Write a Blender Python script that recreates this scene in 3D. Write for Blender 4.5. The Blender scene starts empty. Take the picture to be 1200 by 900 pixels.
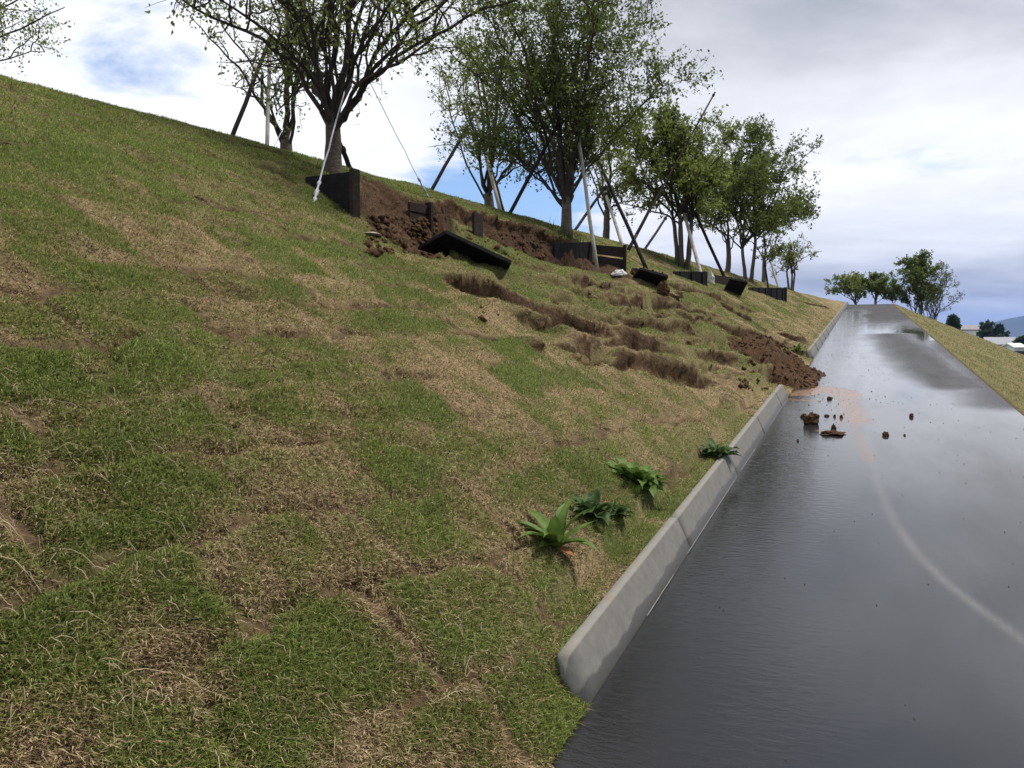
import bpy, bmesh, math, random
import numpy as np
from mathutils import Vector

# ------------------------------------------------------------------ camera, world, sun
scn = bpy.context.scene
col = scn.collection
F = 950.0; H = 1.6; PITCH = math.atan(50/950.0)
cp, sp = math.cos(PITCH), math.sin(PITCH)
cam_d = bpy.data.cameras.new('camera'); cam = bpy.data.objects.new('camera', cam_d); col.objects.link(cam)
cam_d.sensor_fit = 'HORIZONTAL'; cam_d.sensor_width = 36; cam_d.lens = F/1200*36
cam_d.clip_start = 0.05; cam_d.clip_end = 20000
cam.location = (0, 0, H); cam.rotation_euler = (math.radians(90)-PITCH, 0, 0)
scn.camera = cam

SUN_EL, SUN_AZ = math.radians(60), math.radians(75)      # azimuth clockwise from +Y (view direction)
world = bpy.data.worlds.new('World'); scn.world = world; world.use_nodes = True
wt = world.node_tree; wt.nodes.clear()
def WN(t, **k):
    n = wt.nodes.new(t)
    for a, b in k.items(): setattr(n, a, b)
    return n
def wl(a, b): wt.links.new(a, b)
def wmath(op, a, b=None, c=None, clamp=False):
    n = WN('ShaderNodeMath', operation=op); n.use_clamp = clamp
    for i, v in enumerate((a, b, c)):
        if v is None: continue
        if isinstance(v, (int, float)): n.inputs[i].default_value = v
        else: wl(v, n.inputs[i])
    return n.outputs[0]
tc = WN('ShaderNodeTexCoord'); sepd = WN('ShaderNodeSeparateXYZ'); wl(tc.outputs['Generated'], sepd.inputs[0])
dx, dy, dz = sepd.outputs
sky = WN('ShaderNodeTexSky', sky_type='NISHITA', sun_disc=False, sun_elevation=SUN_EL, sun_rotation=SUN_AZ)
zz = wmath('ADD', wmath('MAXIMUM', dz, 0.0), 0.16)
comb = WN('ShaderNodeCombineXYZ'); wl(wmath('DIVIDE', dx, zz), comb.inputs[0]); wl(wmath('DIVIDE', dy, zz), comb.inputs[1])
def wnoise(scale, detail, off, rough=0.55, sx=1, sy=1, dist=0.0):
    mp = WN('ShaderNodeMapping'); mp.inputs['Location'].default_value = off; mp.inputs['Scale'].default_value = (sx, sy, 1)
    wl(comb.outputs[0], mp.inputs[0])
    n = WN('ShaderNodeTexNoise'); n.inputs['Scale'].default_value = scale; n.inputs['Detail'].default_value = detail
    n.inputs['Roughness'].default_value = rough; n.inputs['Distortion'].default_value = dist
    wl(mp.outputs[0], n.inputs['Vector']); return n.outputs['Fac']
def wramp(x, a, b):
    n = WN('ShaderNodeMapRange'); n.interpolation_type = 'SMOOTHSTEP'
    for i, v in ((1, a), (2, b)): n.inputs[i].default_value = v
    wl(x, n.inputs[0]); return n.outputs[0]
def wblob(px, py, rad):     # 1 near the sky direction seen around that part of the view
    d = ray(px, py)
    vm = WN('ShaderNodeVectorMath', operation='DOT_PRODUCT'); wl(tc.outputs['Generated'], vm.inputs[0]); vm.inputs[1].default_value = d
    return wramp(vm.outputs['Value'], math.cos(rad), 1.0)
def ray(px, py):
    cx, cy = (px-600)/F, (450-py)/F
    v = Vector((cx, cp+cy*sp, -sp+cy*cp)); return v.normalized()
n_cov = wnoise(1.1, 8, (3.1, 1.7, 0), 0.6, dist=0.3)
n_sh = wnoise(0.55, 7, (7.3, 4.2, 0), 0.58, 1, 1, 0.5)
n_fine = wnoise(2.6, 6, (1.3, 9.2, 0), 0.6, 1, 1.3, 0.3)
# coverage: mostly closed deck, torn open low on the left
holes = wmath('ADD', wmath('MULTIPLY', wblob(590, 235, 0.16), 0.30), wmath('MULTIPLY', wblob(415, 185, 0.06), 0.12))
holes = wmath('ADD', holes, wmath('MULTIPLY', wblob(140, 105, 0.12), 0.06))
holes = wmath('ADD', holes, wmath('MULTIPLY', wblob(760, 290, 0.10), 0.08))
cov = wramp(wmath('SUBTRACT', wmath('ADD', wmath('ADD', wmath('MULTIPLY', n_cov, 0.8), wmath('MULTIPLY', n_fine, 0.3)), 0.08), holes), 0.38, 0.56)
# brightness: bright on the left, heavier grey to the right and near the horizon
side = wramp(dx, -0.45, 0.62)
low = wramp(wmath('MULTIPLY', dz, -1.0), -0.13, 0.0)
br = wmath('SUBTRACT', 0.97, wmath('MULTIPLY', side, 0.26))
br = wmath('SUBTRACT', br, wmath('MULTIPLY', wmath('MULTIPLY', low, side), 0.30))
br = wmath('ADD', br, wmath('MULTIPLY', wmath('SUBTRACT', n_sh, 0.47), wmath('ADD', 0.18, wmath('MULTIPLY', side, 1.5))))
br = wmath('ADD', br, wmath('MULTIPLY', wmath('SUBTRACT', n_fine, 0.5), 0.22))
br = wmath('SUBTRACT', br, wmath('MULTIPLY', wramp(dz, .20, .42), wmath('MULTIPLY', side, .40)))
br = wmath('SUBTRACT', br, wmath('MULTIPLY', wramp(dz, .38, .60), wmath('MULTIPLY', wramp(dx, -.1, .4), .22)))  # unseen sky high on the right, darkened to dim the road's reflection
br = wmath('MAXIMUM', br, 0.12)
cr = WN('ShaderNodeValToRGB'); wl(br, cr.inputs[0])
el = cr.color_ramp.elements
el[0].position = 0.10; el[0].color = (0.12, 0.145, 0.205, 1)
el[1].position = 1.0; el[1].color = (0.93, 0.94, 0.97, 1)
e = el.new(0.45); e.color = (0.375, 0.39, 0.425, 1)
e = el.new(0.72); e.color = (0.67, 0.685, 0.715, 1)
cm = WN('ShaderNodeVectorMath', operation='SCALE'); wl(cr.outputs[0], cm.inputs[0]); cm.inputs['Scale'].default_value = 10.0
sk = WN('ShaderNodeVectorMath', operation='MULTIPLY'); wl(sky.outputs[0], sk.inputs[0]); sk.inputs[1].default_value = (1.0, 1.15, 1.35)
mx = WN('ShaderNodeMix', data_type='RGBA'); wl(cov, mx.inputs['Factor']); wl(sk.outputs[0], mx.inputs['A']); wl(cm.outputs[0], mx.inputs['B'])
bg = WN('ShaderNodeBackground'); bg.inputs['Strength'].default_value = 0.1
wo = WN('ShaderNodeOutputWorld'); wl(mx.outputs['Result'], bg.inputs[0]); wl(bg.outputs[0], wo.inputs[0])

sun_d = bpy.data.lights.new('sun', 'SUN'); sun_d.energy = 4.0; sun_d.angle = math.radians(10); sun_d.color = (1, 0.95, 0.88)
sun = bpy.data.objects.new('sun', sun_d); col.objects.link(sun)
sv = Vector((math.sin(SUN_AZ)*math.cos(SUN_EL), math.cos(SUN_AZ)*math.cos(SUN_EL), math.sin(SUN_EL)))
sun.rotation_euler = sv.to_track_quat('Z', 'Y').to_euler()
scn.view_settings.view_transform = 'Standard'; scn.view_settings.look = 'None'
scn.view_settings.gamma = 1; scn.view_settings.exposure = 0.42
scn.render.engine = 'CYCLES'

# ------------------------------------------------------------------ helpers
random.seed(7); RNG = np.random.default_rng(11)
def tag(o, label=None, cat=None, group=None, kind=None):
    if label: o['label'] = label
    if cat: o['category'] = cat
    if group: o['group'] = group
    if kind: o['kind'] = kind
    return o
def empty(name, loc, label, cat, group=None):
    o = bpy.data.objects.new(name, None); col.objects.link(o); o.location = loc; o.empty_display_size = .1
    return tag(o, label, cat, group)
def link(name, me, mat, parent=None):
    if mat is not None: me.materials.append(mat)
    o = bpy.data.objects.new(name, me); col.objects.link(o)
    if parent is not None:
        o.parent = parent
        me.transform(__import__('mathutils').Matrix.Translation(-world_loc(parent)))
    return o
def world_loc(o):
    v = Vector(o.location)
    while o.parent: o = o.parent; v += Vector(o.location)
    return v
def recentre(o):            # put a single-mesh thing's origin at its base
    me = o.data; n = len(me.vertices); c = np.empty(n*3); me.vertices.foreach_get('co', c); c = c.reshape(-1, 3)
    b = Vector((float(c[:,0].mean()), float(c[:,1].mean()), float(c[:,2].min())))
    me.transform(__import__('mathutils').Matrix.Translation(-b)); o.location = b; return o
def np_mesh(name, verts, faces, attrs=None, smooth=False):
    """faces: (n,k) int array, all with k corners, or a list of such arrays"""
    if not isinstance(faces, list): faces = [faces]
    me = bpy.data.meshes.new(name)
    V = np.asarray(verts, dtype=np.float32)
    me.vertices.add(len(V)); me.vertices.foreach_set('co', V.ravel())
    loops = np.concatenate([f.ravel() for f in faces]).astype(np.int32)
    tot = np.concatenate([np.full(len(f), f.shape[1]) for f in faces]).astype(np.int32)
    start = np.concatenate([[0], np.cumsum(tot)[:-1]]).astype(np.int32)
    me.loops.add(len(loops)); me.loops.foreach_set('vertex_index', loops)
    me.polygons.add(len(tot)); me.polygons.foreach_set('loop_start', start); me.polygons.foreach_set('loop_total', tot)
    me.update(calc_edges=True)
    if smooth: me.polygons.foreach_set('use_smooth', np.ones(len(tot), dtype=bool))
    for k, a in (attrs or {}).items():
        a = np.asarray(a, dtype=np.float32)
        if a.ndim == 1:
            at = me.attributes.new(k, 'FLOAT', 'POINT'); at.data.foreach_set('value', a)
        else:
            if a.shape[1] == 3: a = np.concatenate([a, np.ones((len(a), 1), np.float32)], 1)
            at = me.attributes.new(k, 'FLOAT_COLOR', 'POINT'); at.data.foreach_set('color', a.ravel())
    return me
def smooth(a, b, x):
    t = np.clip((x-a)/(b-a), 0, 1); return t*t*(3-2*t)
def h2(ix, iy, seed=0):
    n = (ix.astype(np.int64)*374761393 + iy.astype(np.int64)*668265263 + seed*1442695041) & 0xffffffff
    n = ((n ^ (n >> 13))*1274126177) & 0xffffffff
    n = ((n ^ (n >> 16))*2246822519) & 0xffffffff
    return ((n ^ (n >> 15)) & 0xffffff)/float(0xffffff)
def vnoise(x, y, seed=0):
    ix, iy = np.floor(x), np.floor(y); fx, fy = x-ix, y-iy
    fx = fx*fx*(3-2*fx); fy = fy*fy*(3-2*fy)
    a = h2(ix, iy, seed); b = h2(ix+1, iy, seed); c = h2(ix, iy+1, seed); d = h2(ix+1, iy+1, seed)
    return (a*(1-fx)+b*fx)*(1-fy)+(c*(1-fx)+d*fx)*fy
def fbm(x, y, seed=0, oct=4, gain=.5):
    s = 0; a = 1; t = 0
    for i in range(oct):
        s = s+a*vnoise(x*2**i+i*17.3, y*2**i-i*9.1, seed+i); t += a; a *= gain
    return s/t

# ------------------------------------------------------------------ lie of the land
_r = ray(1013, 328); _h = math.hypot(_r.x, _r.y)
U = np.array([_r.x/_h, _r.y/_h]); N = np.array([-U[1], U[0]])       # along the ramp; to its left
GR = _r.z/_h                                                        # ramp gradient
def ramp_hit(px, py):
    r = ray(px, py); t = -H/(r.z-GR*(r.x*U[0]+r.y*U[1])); p = (r.x*t, r.y*t)
    return p[0]*U[0]+p[1]*U[1], p[0]*N[0]+p[1]*N[1]
KL = ramp_hit(690, 828)[1]                                          # kerb line, metres left of the eye
WR = KL-ramp_hit(1200, 488)[1]                                      # road width
A_END0 = ramp_hit(692, 828)[0]                                      # near end of the kerb
A_GAP0 = ramp_hit(924, 466)[0]; A_GAP1 = ramp_hit(945, 421)[0]
A_TOP = 60.0
TH = math.atan((1142-600)/F)                                        # heading of the mound's contours
UE = np.array([math.sin(TH), math.cos(TH)]); UD = np.array([-UE[1], UE[0]])
def road_z(A):
    A = np.asarray(A, float)
    x = A-A_TOP; s = 3.0
    return GR*(A_TOP + np.where(x < -s, x, np.where(x > s, 0, -(x-s)**2/(4*s))))
def AL(x, y): return x*U[0]+y*U[1], x*N[0]+y*N[1]-KL
def XY(A, L): return A*U[0]+(L+KL)*N[0], A*U[1]+(L+KL)*N[1]
ROWD, ROWZ, G = 7.05, 3.72, 0.575
TOPZ = 4.17
def plane_z(D):
    z = ROWZ+G*(D-ROWD)
    s = .16; t = TOPZ
    return t - s*np.log1p(np.exp(np.clip((t-z)/s, -30, 30))) * 1.0     # soft minimum with the flat top
def has_kerb(A):
    return np.where(((A > A_END0) & (A < A_GAP0)) | ((A > A_GAP1) & (A < A_TOP+25)), 1.0, 0.0)
def hill_base(A, L):
    x, y = XY(A, L); D = x*UD[0]+y*UD[1]
    xk, yk = XY(A, 0.15); Dk = xk*UD[0]+yk*UD[1]
    k = np.maximum(has_kerb(A), A < A_END0+.01)
    zk = road_z(A)+np.where(k > 0, .175, .03)
    z = plane_z(D)+(zk-plane_z(Dk))*np.exp(-np.maximum(L-.15, 0)/1.1)
    return z
def hit(px, py, fn=None):
    """where the line of sight meets the left bank (a point on the ground there)"""
    r = ray(px, py); lo = 2.0; prev = None
    t = 2.0
    while t < 120:
        x, y, z = r.x*t, r.y*t, H+r.z*t; a, l = AL(x, y)
        g = float(hill_base(np.float64(a), np.float64(max(l, 0)))) if fn is None else fn(a, l)
        if z < g:
            lo, hi = t-.05*max(1, t*.1), t
            for _ in range(20):
                m = (lo+hi)/2; x, y, z = r.x*m, r.y*m, H+r.z*m; a, l = AL(x, y)
                g = float(hill_base(np.float64(a), np.float64(max(l, 0)))) if fn is None else fn(a, l)
                if z < g: hi = m
                else: lo = m
            return Vector((x, y, z))
        t += .05*max(1, t*.1)
    return Vector((x, y, z))
def at(px, py, Y):
    r = ray(px, py); t = Y/r.y; return Vector((r.x*t, Y, H+r.z*t))
def PA(pts):        # picture points -> (A, L) on the bank
    o = []
    for p in pts:
        h = hit(*p)
        for k in range(1, 30):
            if h.y < 60: break
            h = hit(p[0], p[1]+k)
        o.append(AL(h.x, h.y))
    return np.array(o)
def polydist(A, L, P):
    """distance to a polyline, and side (+ = uphill, larger L) """
    best = np.full(A.shape, 1e9); side = np.zeros(A.shape); tt = np.zeros(A.shape); n = len(P)-1
    for i in range(n):
        a, b = P[i], P[i+1]; d = b-a; q = max(d@d, 1e-9)
        t = np.clip(((A-a[0])*d[0]+(L-a[1])*d[1])/q, 0, 1)
        qx, qy = a[0]+t*d[0], a[1]+t*d[1]; dist = np.hypot(A-qx, L-qy)
        m = dist < best
        sgn = np.sign(L-qy + .3*(qx-A)*0)
        best = np.where(m, dist, best); side = np.where(m, sgn, side); tt = np.where(m, (i+t)/n, tt)
    return best, side, tt

# steps where the turf has torn and slid: (points, drop, reach of bare soil, recovery, lip)
STEPS = []
def step(pts, drop, soil, rec, lip=.03): STEPS.append((PA(pts), drop, soil, rec, lip))
# the big scarp below the trees
step([(500, 238), (520, 243), (540, 249), (560, 255), (600, 266), (640, 278), (662, 284), (700, 293)], .55, 1.1, 1.6, .05)
PIT_UP = PA([(419, 209), (432, 212), (447, 217), (462, 226), (484, 235), (508, 240), (530, 246)])
PIT_LO = PA([(419, 209), (420, 232), (423, 254), (440, 268), (470, 290), (505, 302), (530, 300)])
step([(640, 290), (668, 296), (700, 304)], .10, .2, .4, .05)
step([(300, 190), (318, 198), (332, 201)], .14, .03, .5, .03)
step([(512, 322), (535, 326), (560, 334), (590, 348), (620, 362), (660, 374), (700, 390)], .13, .08, .5, .05)
step([(735, 424), (765, 428), (800, 440), (838, 447)], .04, .02, .4, .03)
step([(655, 386), (700, 398), (745, 404), (770, 402)], .09, .05, .4, .04)
step([(690, 352), (730, 362), (775, 372), (800, 378)], .08, .06, .3, .04)
step([(640, 330), (690, 345), (735, 352), (790, 352)], .07, .04, .3, .04)
step([(775, 332), (800, 340), (830, 347), (845, 352)], .10, .05, .3, .03)
step([(838, 356), (862, 366), (880, 374)], .09, .05, .3, .03)
step([(850, 386), (880, 392), (905, 400), (925, 406)], .12, .10, .4, .05)
step([(905, 388), (925, 394), (945, 396)], .10, .08, .3, .03)
step([(930, 352), (950, 356), (975, 361)], .10, .08, .3, .03)
step([(870, 402), (890, 405), (920, 412), (940, 425)], .22, .40, .7, .05)
for pts, dr_, sw_ in (
    ([(505, 318), (535, 326), (565, 336), (600, 350), (640, 366), (685, 386), (730, 398), (775, 404)], .16, .07),
    ([(700, 412), (735, 424), (770, 430), (805, 440), (850, 450)], .11, .055),
    ([(630, 332), (670, 345), (715, 352), (760, 352), (800, 360), (850, 376)], 0.14, -.03),
    ([(600, 322), (650, 330), (700, 334), (740, 342)], 0.11, -.03),
    ([(690, 370), (730, 374), (770, 384), (820, 392), (860, 404)], 0.13, -.03),
    ([(780, 366), (820, 374), (860, 388), (905, 404)], 0.11, -.03),
    ([(740, 402), (790, 412), (840, 418), (880, 424)], 0.12, -.03),
    ([(770, 330), (810, 342), (850, 354), (890, 368)], 0.10, -.03),
    ([(620, 352), (660, 366), (700, 372), (740, 384)], 0.10, -.03)):
    step(pts, dr_*.72, max(sw_, .025), .42, .055)
rs = random.Random(5)
for i in range(26):
    px, py = rs.uniform(600, 900), 0
    lo_, hi_ = 300+(px-600)*.20, 405+(px-600)*.17
    py = rs.uniform(lo_, min(hi_, 440)); ln = rs.uniform(18, 60)
    a = rs.uniform(-.02, .42)
    pts = [(px+ln*t, py+a*ln*t+rs.uniform(-3, 3)) for t in (0, .33, .66, 1)]
    step(pts, rs.uniform(.05, .12), rs.uniform(.0, .03), rs.uniform(.2, .5), rs.uniform(.03, .07))
for i in range(26):     # lifted turf joints elsewhere on the bank
    px, py = rs.uniform(20, 620), rs.uniform(300, 640)
    ln = rs.uniform(40, 110); a = rs.uniform(-.15, .25)
    pts = [(px+ln*t, py+a*ln*t+rs.uniform(-3, 3)) for t in (0, .33, .66, 1)]
    step(pts, rs.uniform(.012, .026), rs.uniform(.0, .02), .15, .012)
for i in range(16):
    px, py = rs.uniform(20, 330), rs.uniform(0, 1); py = 120+px*.26+rs.uniform(10, 150)
    ln = rs.uniform(40, 90); pts = [(px+ln*t, py+.26*ln*t+rs.uniform(-2, 2)) for t in (0, .5, 1)]
    step(pts, rs.uniform(.015, .035), .0, .3, .015)
SLIDE = PA([(560, 300), (640, 320), (700, 340), (760, 360), (820, 385), (870, 400), (900, 420)])
SPILL_C = PA([(862, 404), (890, 412), (918, 428)])

def bank(A, L):
    """height, bare-soil amount, dryness of the bank at (A, L)"""
    A = np.asarray(A, float); L = np.asarray(L, float)
    z = hill_base(A, L); x, y = XY(A, L)
    D = x*UD[0]+y*UD[1]; E = x*UE[0]+y*UE[1]
    w1, w2 = fbm(A*.9, L*.9, 3)-.5, fbm(A*.9, L*.9, 9)-.5
    far = smooth(4, 16, np.hypot(x, y))
    kb = smooth(.15, .6, L)
    z = z+(fbm(A*.7, L*.9, 21, 3)-.5)*.10*kb
    p0 = fbm(A*5, L*5, 301, 3)
    # turf slabs, laid in rows along the contour
    Dw, Ew = D+w1*.30+(p0-.5)*.10, E+w2*.35+(p0-.5)*.12
    row = np.floor(Dw/.38); Eo = Ew+h2(row, row*0, 5)*1.1; cl = np.floor(Eo/.80)
    t1, t2, t3 = h2(row, cl, 1), h2(row, cl, 2), h2(row, cl, 3)
    fr, fc = Dw/.38-row, Eo/.80-cl
    edge = np.minimum(np.minimum(fr, 1-fr)*.38, np.minimum(fc, 1-fc)*.80)
    wear = fbm(A*1.6, L*1.6, 33)
    joint = (1-smooth(.008, .032+.03*wear, edge))*smooth(.40, .56, wear+.25*(t3-.5))
    z = z+kb*((t1-.5)*.018+(t2-.5)*.03*(fr-.5)-joint*.022*(1-.5*far))
    z = z+kb*(fbm(A*7, L*7, 44, 3)-.5)*.022*(1-.5*far)
    soil = joint*.8
    p1 = fbm(A*.9, L*1.7, 55, 5, .62); p2 = fbm(A*4.2, L*4.2, 66, 4, .6)
    dry = .46*p1+.50*p2+.25*t1+.12*(1-smooth(.0, .10, edge))-.04
    dry = smooth(.43, .88, dry)
    # drier close to the kerb and low on the bank, greener higher up
    nk = np.exp(-((L-.35)/.55)**2)*smooth(4, 7, A)
    dry = np.clip(dry*(1.1-.75*smooth(2.6, 5.4, L+0*A)*(1-.5*smooth(9, 20, A)))+.45*nk*(.4+p2), 0, 1)
    bare = smooth(.60, .70, fbm(A*1.5, L*2.2, 77, 4)*.72+.3*dry)*(1-.8*smooth(4.2, 5.6, L))*kb
    soil = np.maximum(soil*1.1, bare*.42*smooth(.4, .6, fbm(A*9, L*9, 88, 3)+.08)); sl_edge = (1-smooth(.0, .045, edge))
    # slide: everything rumples
    d, s, t = polydist(A, L, SLIDE)
    m = 1-smooth(.5, 1.7, d)
    wr = fbm(D*2.1+w1*2, E*.55, 101, 3); rg = 1-np.abs(wr*2-1)*1.6
    v1, v2 = fbm(A*1.3, L*1.3, 143)-.5, fbm(A*1.3, L*1.3, 149)-.5
    Ds, Es = D+v1*.55, E+v2*.6; rw = np.floor(Ds/.46); Eq = Es+h2(rw, rw*0, 75)*1.3; cq = np.floor(Eq/.9)
    q1, q2, q3 = h2(rw, cq, 11), h2(rw, cq, 12), h2(rw, cq, 13); fq, fe = Ds/.46-rw, Eq/.9-cq
    tilt = (q1-.5)*.13-(q2*.26-.03)*(fq-.5)+(q3-.5)*.14*(fe-.5)
    eg = np.minimum(np.minimum(fq, 1-fq)*.46, np.minimum(fe, 1-fe)*.9); z = z+kb*m*(.08*(rg-.35)+tilt*smooth(0, .16, eg)*.9+.05*(fbm(A*2.3, L*2.6, 13, 2)-.5))
    eg = np.minimum(np.minimum(fq, 1-fq)*.46, np.minimum(fe, 1-fe)*.9)
    jq = (1-smooth(.0, .055, eg+(fbm(A*8, L*8, 81, 3)-.5)*.05))*smooth(.35, .55, fbm(A*1.7, L*1.7, 83, 3)+.1)
    z = z-kb*m*jq*.05; soil = np.maximum(soil, m*jq*.35)
    dry = dry*(1-.6*m); dry = np.maximum(dry, m*.6*(1-smooth(.02, .12, eg))*q3)
    m2 = smooth(8, 12, A)*(1-smooth(30, 40, A))*(1-smooth(5.2, 6.2, L))*(1-m)
    z = z+kb*m2*.05*(1-np.abs(fbm(D*1.8, E*.5, 141, 3)*2-1)*1.6-.35)
    ov = np.zeros(A.shape)
    for P, drop, sw, rec, lip in STEPS:
        mg = rec*1.5+.5; a0, a1 = P[:,0].min()-mg, P[:,0].max()+mg; l0, l1 = P[:,1].min()-mg, P[:,1].max()+.6
        k = (A > a0) & (A < a1) & (L > l0) & (L < l1)
        if not k.any(): continue
        Ak, Lk = A[k], L[k]
        wob = (fbm(Ak*1.3, Lk*1.3, 7, 2)-.5)*.22
        dd, ss, tt = polydist(Ak, Lk+wob, P)
        big = False; fac = 1.0
        rec_, sw_, drop_ = rec, sw, drop
        rec, sw, drop = rec*fac, sw*fac, drop*fac
        env = (smooth(0, .02, tt)*smooth(0, .16, 1-tt) if big else smooth(0, .22, np.minimum(tt, 1-tt)))*(1-smooth(.0, 1., np.maximum(0, dd-rec)))
        env = np.where((tt <= 0) | (tt >= 1), 0, env)
        dn = ss < 0
        dz_ = np.where(dn, -drop*smooth(0, np.maximum(.06, .45*drop), dd)*(1-smooth(np.maximum(sw*.5, .5*drop), rec, dd))*env, lip*np.exp(-(dd/.09)**2)*env)
        ov[k] = np.maximum(ov[k], np.where(dn, np.exp(-(dd/.02)**2), np.exp(-(dd/.16)**2))*env*(min(.10, drop*.85) if drop > .045 else 0))
        # toe of the moved mass bulges
        dz_ = dz_+np.where(dn, drop*(.4 if drop_ < .2 else .06)*np.exp(-((dd-rec*1.05)/(.3*rec))**2)*env, 0)
        z[k] += dz_
        sl = np.where(dn & (dd < sw+.05) & (env > .15), 1-smooth(sw*.7, sw+.05, dd+(fbm(Ak*8, Lk*8, 71, 3)-.5)*.12), 0)
        if drop_ < .3 and sw_ < .05: sl = sl*smooth(.47, .60, fbm(Ak*1.1, Lk*1.1, 555, 3))
        if drop_ < .05: sl = sl*.5
        sl = np.maximum(sl, np.where((dd < .035) & (env > .3) & (drop_ > .3), 1, 0))
        soil[k] = np.maximum(soil[k], sl)
        z[k] += sl*(fbm(Ak*6, Lk*6, 23, 5, .62)-.5)*.26*min(1, sw_*2.2)
        dry[k] = np.maximum(dry[k], np.exp(-(dd/.10)**2)*env*.5); rec, sw, drop = rec_, sw_, drop_
    # the deep cavity beside the first board
    Q = np.concatenate([PIT_UP, PIT_LO[::-1]])
    k = (A > Q[:,0].min()-.3) & (A < Q[:,0].max()+.3) & (L > Q[:,1].min()-.3) & (L < Q[:,1].max()+.3)
    if k.any():
        Ak = A[k]+(fbm(A[k]*3, L[k]*3, 411, 3)-.5)*.25; Lk = L[k]+(fbm(A[k]*3, L[k]*3, 417, 3)-.5)*.22
        ins = np.zeros(Ak.shape, bool)
        for i in range(len(Q)):
            (x1, y1), (x2, y2) = Q[i], Q[(i+1) % len(Q)]
            if y1 == y2: continue
            ins ^= ((y1 > Lk) != (y2 > Lk)) & (Ak < (x2-x1)*(Lk-y1)/(y2-y1)+x1)
        du, dl = polydist(Ak, Lk, PIT_UP)[0], polydist(Ak, Lk, PIT_LO)[0]
        dep = np.minimum(.95, .60*dl+.05)*smooth(0, .35, du)*smooth(0, .08, dl)
        rough = (fbm(Ak*6, Lk*6, 421, 5, .62)-.5)*.24*smooth(0, .2, np.minimum(du, dl))
        z[k] = np.where(ins, z[k]-dep+rough, z[k]+.05*np.exp(-(np.minimum(du, dl)/.1)**2)*(du < dl))
        soil[k] = np.where(ins, 1, soil[k])
    return z, np.clip(soil, 0, 1), np.clip(dry, 0, 1), ov*kb

# ------------------------------------------------------------------ materials
def new_mat(name):
    m = bpy.data.materials.new(name); m.use_nodes = True; nt = m.node_tree; b = nt.nodes['Principled BSDF']; return m, nt, b
def nd(nt, t, **k):
    n = nt.nodes.new(t)
    for a, b in k.items(): setattr(n, a, b)
    return n
def noise(nt, scale, detail=4, rough=.6, vec=None, sc=None, dist=0):
    n = nd(nt, 'ShaderNodeTexNoise'); n.inputs['Scale'].default_value = scale; n.inputs['Detail'].default_value = detail
    n.inputs['Roughness'].default_value = rough; n.inputs['Distortion'].default_value = dist
    if vec is None:
        vec = nd(nt, 'ShaderNodeTexCoord').outputs['Object']
    if sc:
        mp = nd(nt, 'ShaderNodeMapping'); mp.inputs['Scale'].default_value = sc; nt.links.new(vec, mp.inputs[0]); vec = mp.outputs[0]
    nt.links.new(vec, n.inputs['Vector']); return n.outputs['Fac']
def ramp(nt, x, stops):
    r = nd(nt, 'ShaderNodeValToRGB'); nt.links.new(x, r.inputs[0]); e = r.color_ramp.elements
    e[0].position, e[0].color = stops[0][0], (*stops[0][1], 1); e[1].position, e[1].color = stops[-1][0], (*stops[-1][1], 1)
    for p, c in stops[1:-1]:
        q = e.new(p); q.color = (*c, 1)
    return r.outputs[0]
def mixc(nt, f, a, b):
    m = nd(nt, 'ShaderNodeMix', data_type='RGBA')
    for v, i in ((f, 'Factor'), (a, 'A'), (b, 'B')):
        if isinstance(v, (int, float)): m.inputs[i].default_value = v
        elif isinstance(v, tuple): m.inputs[i].default_value = (*v, 1)
        else: nt.links.new(v, m.inputs[i])
    return m.outputs['Result']
def mth(nt, op, a, b=None, clamp=False):
    n = nd(nt, 'ShaderNodeMath', operation=op); n.use_clamp = clamp
    for i, v in enumerate((a, b)):
        if v is None: continue
        if isinstance(v, (int, float)): n.inputs[i].default_value = v
        else: nt.links.new(v, n.inputs[i])
    return n.outputs[0]
def attr(nt, name):
    return nd(nt, 'ShaderNodeAttribute', attribute_name=name)
def bump(nt, h, strength, dist, b, inp='Normal'):
    n = nd(nt, 'ShaderNodeBump'); n.inputs['Strength'].default_value = strength; n.inputs['Distance'].default_value = dist
    nt.links.new(h, n.inputs['Height']); nt.links.new(n.outputs[0], b.inputs[inp]); return n
def simple(name, c1, c2, scale=20, rough=.8, bmp=.3, bd=.01, sc=None, spec=.3):
    m, nt, b = new_mat(name); n = noise(nt, scale, 5, .65, sc=sc)
    nt.links.new(ramp(nt, n, [(.3, c1), (.7, c2)]), b.inputs['Base Color']); b.inputs['Roughness'].default_value = rough
    b.inputs['Specular IOR Level'].default_value = spec
    if bmp: bump(nt, n, bmp, bd, b)
    return m

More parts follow.
